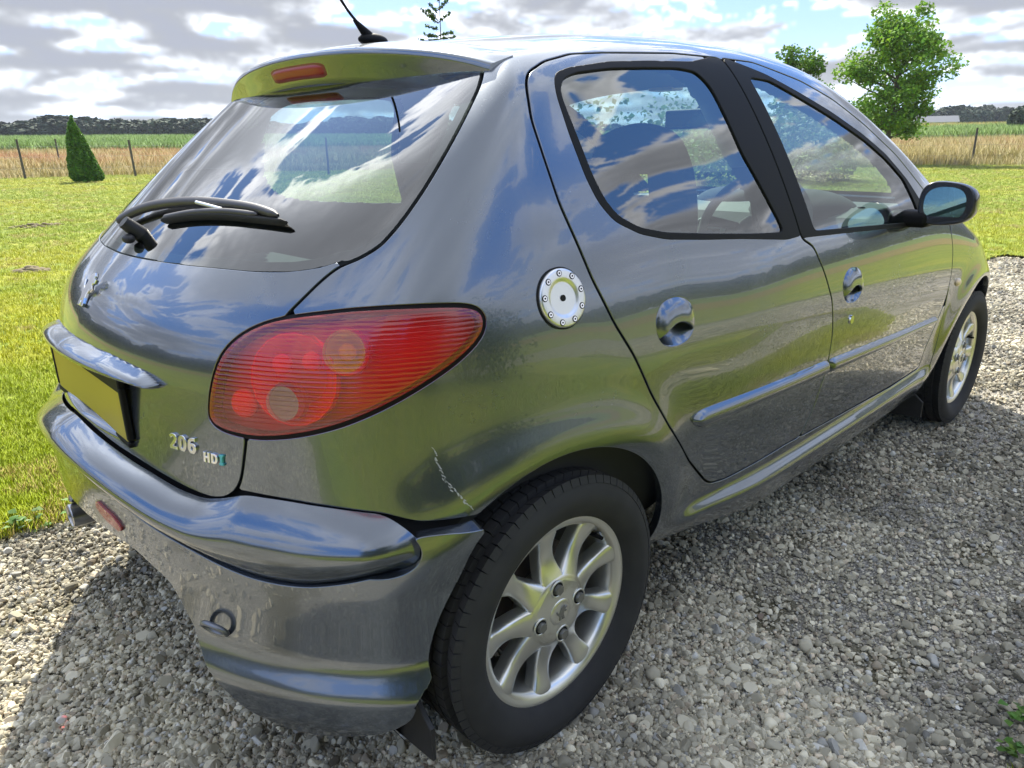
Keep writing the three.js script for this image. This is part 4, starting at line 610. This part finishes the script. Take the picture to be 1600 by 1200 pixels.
{ // mud flaps, exhaust, towing eye, fog lamp, aerial
  const s = new THREE.Shape(); s.moveTo(.56, .06); s.lineTo(.768, .075); s.lineTo(.768, .14); s.lineTo(.70, .2); s.lineTo(.69, .385); s.lineTo(.6, .38); s.lineTo(.56, .06);
  const fl = new THREE.ExtrudeGeometry(s, { depth: .006, bevelEnabled: true, bevelThickness: .002, bevelSize: .002, bevelSegments: 1 }).rotateY(-Math.PI / 2);
  pair('mud_flap', fl.clone().translate(-.3, .05, 0), M.trim); pair('mud_flap', fl.clone().scale(1, .95, 1).translate(2.442 - .33, .03, 0), M.trim);
  const ex = part('exhaust_pipe', new THREE.LatheGeometry([[.027, -.2], [.027, .045], [.0285, .052], [.031, .054], [.0325, .05], [.0325, -.2]].map(([a, b]) => new THREE.Vector2(a, b)), 32).rotateZ(Math.PI / 2).translate(-.5, .215, -.47), std([.42, .42, .43], .28, { metalness: 1 }));
  part('exhaust_box', new THREE.CapsuleGeometry(.09, .3, 6, 20).rotateX(Math.PI / 2).translate(-.3, .25, -.3), std([.15, .13, .11], .6, { metalness: .5 }));
  part('aerial', mergeGeometries([tube([[.16, 1.4, 0], [.125, 1.43, 0], [.03, 1.56, 0], [-.1, 1.72, 0]], .0032), new THREE.SphereGeometry(.02, 20, 12).scale(2.0, .75, 1).translate(.185, 1.377, 0), new THREE.CylinderGeometry(.004, .013, .05, 14).rotateZ(.85).translate(.155, 1.4, 0)]), M.black);
}
{ // fuel cap: a round brushed plate with nine screws
  const fm = frameAt(-.326, .886, .0005), g = new THREE.LatheGeometry([[.0001, .0035], [.027, .0035], [.03, .0042], [.0325, .0062], [.036, .0066], [.0465, .0066], [.0495, .0055], [.051, .003], [.051, -.004]].map(([a, b]) => new THREE.Vector2(a, b)), 64).rotateX(Math.PI / 2);
  const cap = part('fuel_cap', g.applyMatrix4(fm), M.alu);
  part('cap_gap', new THREE.CylinderGeometry(.0535, .0535, .0012, 64).rotateX(Math.PI / 2).applyMatrix4(fm), M.dark, cap);
  for (let k = 0; k < 9; k++) {
    const a = k / 9 * Math.PI * 2 + .25, T = new THREE.Matrix4().makeTranslation(.0425 * Math.cos(a), .0425 * Math.sin(a), .0068), FT = fm.clone().multiply(T);
    part('screw', new THREE.CylinderGeometry(.0042, .0046, .0016, 20).rotateX(Math.PI / 2).applyMatrix4(FT), M.chrome, cap);
    part('screw_socket', new THREE.CylinderGeometry(.0018, .0018, .0024, 6).rotateX(Math.PI / 2).applyMatrix4(FT), M.dark, cap);
    part('screw_ring', new THREE.TorusGeometry(.0051, .0008, 6, 20).applyMatrix4(FT), M.dark, cap);
  }
  part('cap_lock', new THREE.CylinderGeometry(.0055, .0055, .003, 20).rotateX(Math.PI / 2).applyMatrix4(fm.clone().multiply(new THREE.Matrix4().makeTranslation(0, 0, .0035))), M.dark, cap);
}
{ // grip above the plate, plate, emblem and badges on the tailgate
  const gripO = outline([[-1.5, .792], [-1.25, .792], [-1.1, .787], [-1.0, .775], [-.962, .758], [-.972, .746], [-1.06, .748], [-1.25, .752], [-1.5, .752]], { rounds: 4, step: .005 });
  const gripB = onBase(gripO);
  const gripF = (x, y, z) => { const t = 1 - clamp(gripB(x, y, z) / .022); return bodyBase(x, y, z) - .034 * (1 - t * t * (.5 + .5 * t)); };
  part('tailgate_grip', whole(panel({ s: [S_MID, -.95], ph: [0, .16], ds: .006, dp: .003, F: gripF, sd: gripB, skirt: .02 })), M.paint);
  const plate = part('number_plate', rbox(.008, .112, .47, .003, -.548, .69, 0), std([.42, .34, .03], .45));
  part('plate_surround', mergeGeometries([rbox(.012, .03, .485, .004, -.548, .744, 0), rbox(.012, .012, .485, .004, -.548, .632, 0), rbox(.012, .1, .012, .004, -.548, .69, .24), rbox(.012, .1, .012, .004, -.548, .69, -.24)]), M.black, plate);
  const bold = await new FontLoader().loadAsync('fonts/droid/droid_sans_bold.typeface.json');
  const text = (t, size, depth, bev = 0) => new TextGeometry(t, { font: bold, size, depth, curveSegments: 8, bevelEnabled: bev > 0, bevelThickness: bev, bevelSize: bev, bevelSegments: 2 });
  const gro = text('GROVE', .017, .0006); gro.rotateY(-Math.PI / 2).translate(-.5542, .7355, -.215); part('surround_lettering', gro, std([.8, .8, .78], .5), plate);
  const along = (str, s0, y, size, gap, mats) => { let s = s0; const out = []; for (const ch of str) { const g = text(ch, size, .003, .0009); g.computeBoundingBox(); const w = g.boundingBox.max.x - g.boundingBox.min.x; g.translate(-g.boundingBox.min.x - w / 2, 0, 0); const p = onSkin(s, y), p2 = onSkin(s + .01, y), sc = .01 / Math.hypot(p2[0] - p[0], p2[2] - p[2]); s += w / 2 * sc; out.push(g.applyMatrix4(frameAt(s, y, .0002))); s += (w / 2 + gap) * sc; } return out; };
  const num = along('206', -.949, .651, .0265, .003); part('model_badge', mergeGeometries(num), M.chrome);
  const hd = along('HDI', -.88, .6415, .0165, .0028); part('engine_badge', mergeGeometries(hd.slice(0, 2)), M.chrome); part('badge_letter', hd[2], std([.1, .45, .5], .25, { metalness: .4 }));
  part('emblem', lionShape(.068).applyMatrix4(frameAt(S_MID, .848, .002)), M.chrome);
}
{ // rear wiper
  const W = M.wiper = std([.045, .042, .044], .45); const arm = [[-.39, .989, -.175], [-.379, 1.001, -.155], [-.358, 1.024, -.069], [-.336, 1.04, .092], [-.319, 1.041, .232], [-.306, 1.036, .334], [-.3, 1.027, .402]];
  const sweep = (pts, w0, w1, h) => { const c = new THREE.CatmullRomCurve3(pts.map((p) => V3(...p))), N = 40, p = [], id = [], sec = [[-1, -1], [-1, .2], [-.6, .85], [0, 1], [.6, .85], [1, .2], [1, -1]]; const up = V3(-.72, .68, 0); for (let i = 0; i <= N; i++) { const t = i / N, q = c.getPoint(t), tan = c.getTangent(t), side = tan.clone().cross(up).normalize(), o = side.clone().cross(tan), w = lerp(w0, w1, t) * (i === 0 || i === N ? .35 : i === 1 || i === N - 1 ? .85 : 1), hh = h * (i === 0 || i === N ? .4 : 1); for (const [a, b] of sec) p.push(q.x + side.x * a * w + o.x * b * hh, q.y + side.y * a * w + o.y * b * hh, q.z + side.z * a * w + o.z * b * hh); } const m = sec.length; for (let i = 0; i < N; i++) for (let k = 0; k < m; k++) { const a = i * m + k, a2 = i * m + (k + 1) % m; id.push(a, a + m, a2, a + m, a2 + m, a2); } for (const i of [0, N]) for (let k = 1; k < m - 1; k++) id.push(i * m, i * m + k, i * m + k + 1); const g = new THREE.BufferGeometry(); g.setAttribute('position', new THREE.Float32BufferAttribute(p, 3)); g.setIndex(id); g.computeVertexNormals(); return g; };
  const wp = part('wiper_arm', sweep(arm, .0125, .0075, .007), W);
  part('wiper_blade', sweep([[-.375, 1.003, .055], [-.352, 1.015, .155], [-.332, 1.02, .255], [-.318, 1.019, .328], [-.297, 1.017, .425]], .0045, .004, .007), M.rubber, wp);
  part('blade_holder', sweep([[-.372, 1.008, .06], [-.35, 1.022, .155], [-.33, 1.028, .255], [-.312, 1.026, .35]], .007, .006, .006), W, wp);
  part('spring', new THREE.CylinderGeometry(.0035, .0035, .09, 10).rotateX(Math.PI / 2 + .1).rotateY(.12).translate(-.335, 1.036, .2), M.alu, wp);
  part('wiper_pivot', new THREE.CylinderGeometry(.013, .017, .05, 20).rotateZ(.82).translate(-.408, .984, -.01), M.trim, wp); part('washer_jet', new THREE.SphereGeometry(.012, 16, 10).scale(1, .8, 1.3).translate(-.425, .968, .0), M.trim, wp);
}
{ // door mirrors
  for (const sd of [1, -1]) {
    const g = new THREE.SphereGeometry(1, 40, 28), p = g.attributes.position;
    for (let i = 0; i < p.count; i++) { let x = p.getX(i), y = p.getY(i), z = p.getZ(i); const pw = (v, e) => Math.sign(v) * Math.pow(Math.abs(v), e); y = pw(y, .72); z = pw(z, .72); if (x < 0) x = -Math.min(.16, -x * .5) * (1 - .0 * z); p.setXYZ(i, x * .1, y * .064 * (1 - .12 * z), z * .079); }
    g.computeVertexNormals(); const T = (q) => (sd < 0 ? mirrored(q.clone().translate(1.6, .955, .88)) : q.clone().translate(1.6, .955, .88));
    g.rotateZ(-.04); const m = part('door_mirror', T(g), M.mirrorShell);
    const gl = new THREE.CircleGeometry(1, 40), gp = gl.attributes.position; for (let i = 0; i < gp.count; i++) { const pw = (v, e) => Math.sign(v) * Math.pow(Math.abs(v), e); gp.setXY(i, pw(gp.getX(i), .78) * .057, pw(gp.getY(i), .78) * .049); }
    gl.rotateY(-Math.PI / 2).translate(-.0175, 0, -.004); part('mirror_glass', T(gl), new THREE.MeshPhysicalMaterial({ color: lin(.45, .72, .7), metalness: 1, roughness: .02 }), m);
    const arm = rbox(.09, .05, .12, .02, .02, -.05, -.1); part('mirror_foot', T(arm), M.black, m);
  }
  const p = onSkin(1.778, .639), c = new THREE.SphereGeometry(.019, 20, 14).scale(1.25, .8, .55).translate(...p); pair('side_indicator', c, new THREE.MeshPhysicalMaterial({ color: lin(.8, .6, .35), roughness: .1, clearcoat: 1 }));
}
{ // towing eye, fog lamp and the scrape on the quarter panel
  const fr = frameAt(-.86, .352, 0, bumpF), e = new THREE.TorusGeometry(.025, .0048, 12, 36).scale(1, .75, 1).rotateX(.55).applyMatrix4(fr.clone().multiply(new THREE.Matrix4().makeTranslation(-.008, .0, .009))); part('towing_eye', e, std([.2, .21, .23], .35, { metalness: .8 }));
  const fo = outline([[-1.12, .515], [-1.07, .5], [-1.05, .482], [-1.06, .474], [-1.1, .484], [-1.125, .5]], { F: bumpF, rounds: 3, step: .004 }); part('fog_lamp', panel({ s: [-1.15, -1.03], ph: [-.34, -.18], ds: .005, dp: .005, F: (x, y, z) => bumpF(x, y, z) - .005, sd: fo, skirt: .003 }), new THREE.MeshPhysicalMaterial({ color: lin(.3, .015, .015), roughness: .2, clearcoat: 1 }));
  const R2 = rng(9), sc = [[-.545, .678], [-.541, .655], [-.534, .632], [-.522, .611], [-.508, .592], [-.497, .572]], flakes = [];
  for (let k = 0; k < 46; k++) { const t = k / 45 * 4.999, i = Math.floor(t), f = t - i, s = lerp(sc[i][0], sc[i + 1][0], f) + (R2() - .5) * .004, y = lerp(sc[i][1], sc[i + 1][1], f) + (R2() - .5) * .004, w = .0006 + R2() * .0011 * (t > 3.4 ? 2 : 1), h = .0015 + R2() * .005; flakes.push(new THREE.BoxGeometry(w, h, .0004).rotateZ(.35 + R2() * .6).applyMatrix4(frameAt(s, y, .0004))); }
  stuff(part('scrape', mergeGeometries(flakes), std([.42, .42, .41], .6)));
}
{ // cabin: lining, floor, seats, dashboard, steering wheel, mirror
  const lin0 = (x, y, z) => bodyBase(x, y, z) + .05, out = (o, d) => (x, y, z) => -o(x, y, z) - d;
  const liningSd = both(out(O.rearGlass, .0), out(O.frontGlass, .0), (x, y, z) => x > .3 ? .1 : -Math.min(O.glass(x, y, z), .05), not(screen), (x, y, z) => y - .3, (x, y, z) => 2.3 - x);
  part('headliner', whole(panel({ s: [S_MID, 1.95], ph: [.45, Math.PI / 2], ds: .016, dp: .016, F: lin0, sd: both(liningSd, (x, y, z) => y - 1.08), skirt: 0 })), M.headliner);
  part('cabin_lining', whole(panel({ s: [S_MID, 1.95], ph: [-.5, .75], ds: .016, dp: .016, F: (x, y, z) => bodyBase(x, y, z) + .051, sd: both(liningSd, (x, y, z) => 1.081 - y), skirt: 0 })), M.lining);
  part('floor_pan', rbox(3.1, .05, 1.1, .01, 1.1, .26, 0), M.dark); part('engine_bulkhead', rbox(.05, .6, 1.3, .01, 2.2, .55, 0), M.dark);
  for (const z of [.36, -.36]) {
    const back = (P, d, hole) => { const sh = new THREE.Shape(); sh.moveTo(...P[0]); sh.splineThru(P.slice(1).map(([a, b]) => new THREE.Vector2(a, b))); sh.closePath(); if (hole) { const h = new THREE.Path(); h.moveTo(-.05, 1.0); h.lineTo(.05, 1.0); h.lineTo(.05, 1.085); h.lineTo(-.05, 1.085); h.closePath(); sh.holes.push(h); } return new THREE.ExtrudeGeometry(sh, { depth: d, bevelEnabled: true, bevelThickness: .012, bevelSize: .01, bevelSegments: 4, curveSegments: 30 }).rotateY(-Math.PI / 2).translate(d / 2, -.45, 0).rotateZ(.2).translate(.89, .45, z); };
    const seat = part('front_seat', back([[-.21, .42], [-.215, .65], [-.19, .8], [-.15, .87], [-.08, .9], [.08, .9], [.15, .87], [.19, .8], [.215, .65], [.21, .42]], .1), M.seat);
    part('headrest', back([[-.13, .86], [-.15, .93], [-.153, 1.02], [-.14, 1.1], [-.1, 1.165], [0, 1.19], [.1, 1.165], [.14, 1.1], [.153, 1.02], [.15, .93], [.13, .86]], .03, true), M.seat, seat); part('seat_cushion', rbox(.52, .16, .5, .05, 1.15, .42, z), M.seat, seat);
    part('seat_belt', tube([[.84, 1.2, z > 0 ? .6 : -.6], [.83, .9, z > 0 ? .69 : -.69], [.86, .5, z > 0 ? .7 : -.7]], .012), M.black, seat);
  }
  const bench = part('rear_bench', rbox(.14, .42, 1.16, .05, .2, .58, 0).rotateZ(.05), M.seat); part('bench_cushion', rbox(.5, .16, 1.16, .05, .42, .42, 0), M.seat, bench);
  part('parcel_shelf', rbox(.36, .02, 1.06, .008, -.06, .83, 0), M.lining);
  const dashP = [[1.62, .62], [1.6, .74], [1.62, .83], [1.66, .88], [1.74, .905], [1.9, .91], [2.1, .9], [2.22, .88], [2.22, .55], [1.7, .5]], ds = new THREE.Shape(); ds.moveTo(...dashP[0]); for (const q of dashP.slice(1)) ds.lineTo(...q);
  const dash = part('dashboard', new THREE.ExtrudeGeometry(ds, { depth: 1.26, bevelEnabled: true, bevelSize: .012, bevelThickness: .012, bevelSegments: 3 }).translate(0, 0, -.63), M.dash);
  part('instrument_hood', new THREE.SphereGeometry(1, 30, 18, 0, Math.PI * 2, 0, Math.PI / 2).scale(.16, .09, .2).translate(1.76, .885, .36), M.seat, dash);
  part('centre_pod', new THREE.SphereGeometry(1, 30, 18, 0, Math.PI * 2, 0, Math.PI / 2).scale(.12, .07, .14).translate(1.86, .9, 0), M.seat, dash);
  for (const z of [-.075, .075]) { part('air_vent', new THREE.TorusGeometry(.042, .008, 10, 30).scale(1.4, .85, 1).rotateY(-Math.PI / 2).translate(1.606, .83, z), M.dashPale, dash); for (let k = -1; k < 2; k++) part('vent_slat', rbox(.012, .005, .09, .002, 1.606, .83 + k * .017, z), M.dashPale, dash); part('vent_hole', rbox(.004, .05, .1, .002, 1.612, .83, z), M.dark, dash); }
  for (const z of [.56, -.56]) { part('air_vent', new THREE.TorusGeometry(.05, .009, 10, 30).rotateY(-Math.PI / 2).translate(1.61, .8, z), M.dashPale, dash); for (let k = -1; k < 2; k++) part('vent_slat', rbox(.014, .012, .022, .003, 1.75, .916, z * .96 + k * .035).rotateX(0), M.dark, dash); }
  const sw = part('steering_wheel', new THREE.TorusGeometry(.185, .016, 14, 48).rotateY(-Math.PI / 2).rotateZ(-.4).translate(1.4, .86, .36), M.dash); part('wheel_centre', new THREE.SphereGeometry(.075, 24, 16).scale(.5, .8, 1).rotateZ(-.4).translate(1.43, .85, .36), M.seat, sw);
  for (const a of [-.15, Math.PI + .15]) part('wheel_spoke', rbox(.015, .03, .12, .006, 0, 0, .12).rotateX(a + Math.PI * 0).rotateZ(-.4).translate(1.41, .855, .36), M.seat, sw);
  part('column', new THREE.CylinderGeometry(.03, .04, .24, 16).rotateZ(Math.PI / 2 - .4).translate(1.54, .8, .36), M.seat, sw);
  const rm = part('cabin_mirror', rbox(.022, .07, .22, .012, 1.55, 1.222, 0).translate(0, 0, 0), M.black); part('mirror_face', new THREE.PlaneGeometry(.2, .054).rotateY(-Math.PI / 2).translate(1.5385, 1.222, 0), new THREE.MeshPhysicalMaterial({ color: lin(.5, .55, .55), metalness: 1, roughness: .05 }), rm); part('mirror_stem', new THREE.CylinderGeometry(.008, .01, .08, 10).rotateZ(-.9).translate(1.59, 1.255, 0), M.black, rm);
  part('courtesy_light', rbox(.07, .014, .1, .006, 1.38, 1.318, 0), std([.9, .6, .35], .4));
  // windscreen
  part('windscreen', whole(panel({ s: [.8, 2.2], ph: [.2, Math.PI / 2], ds: .03, dp: .015, F: (x, y, z) => bodyBase(x, y, z) + .001, sd: inset(screen, -.004), skirt: 0 })), M.glass);
  part('screen_border', whole(panel({ s: [.8, 2.2], ph: [.2, Math.PI / 2], ds: .03, dp: .015, F: (x, y, z) => bodyBase(x, y, z) + .005, sd: both(inset(screen, -.02), not(inset(screen, .025))), skirt: 0 })), M.black);
}
renderer.render(scene, camera);
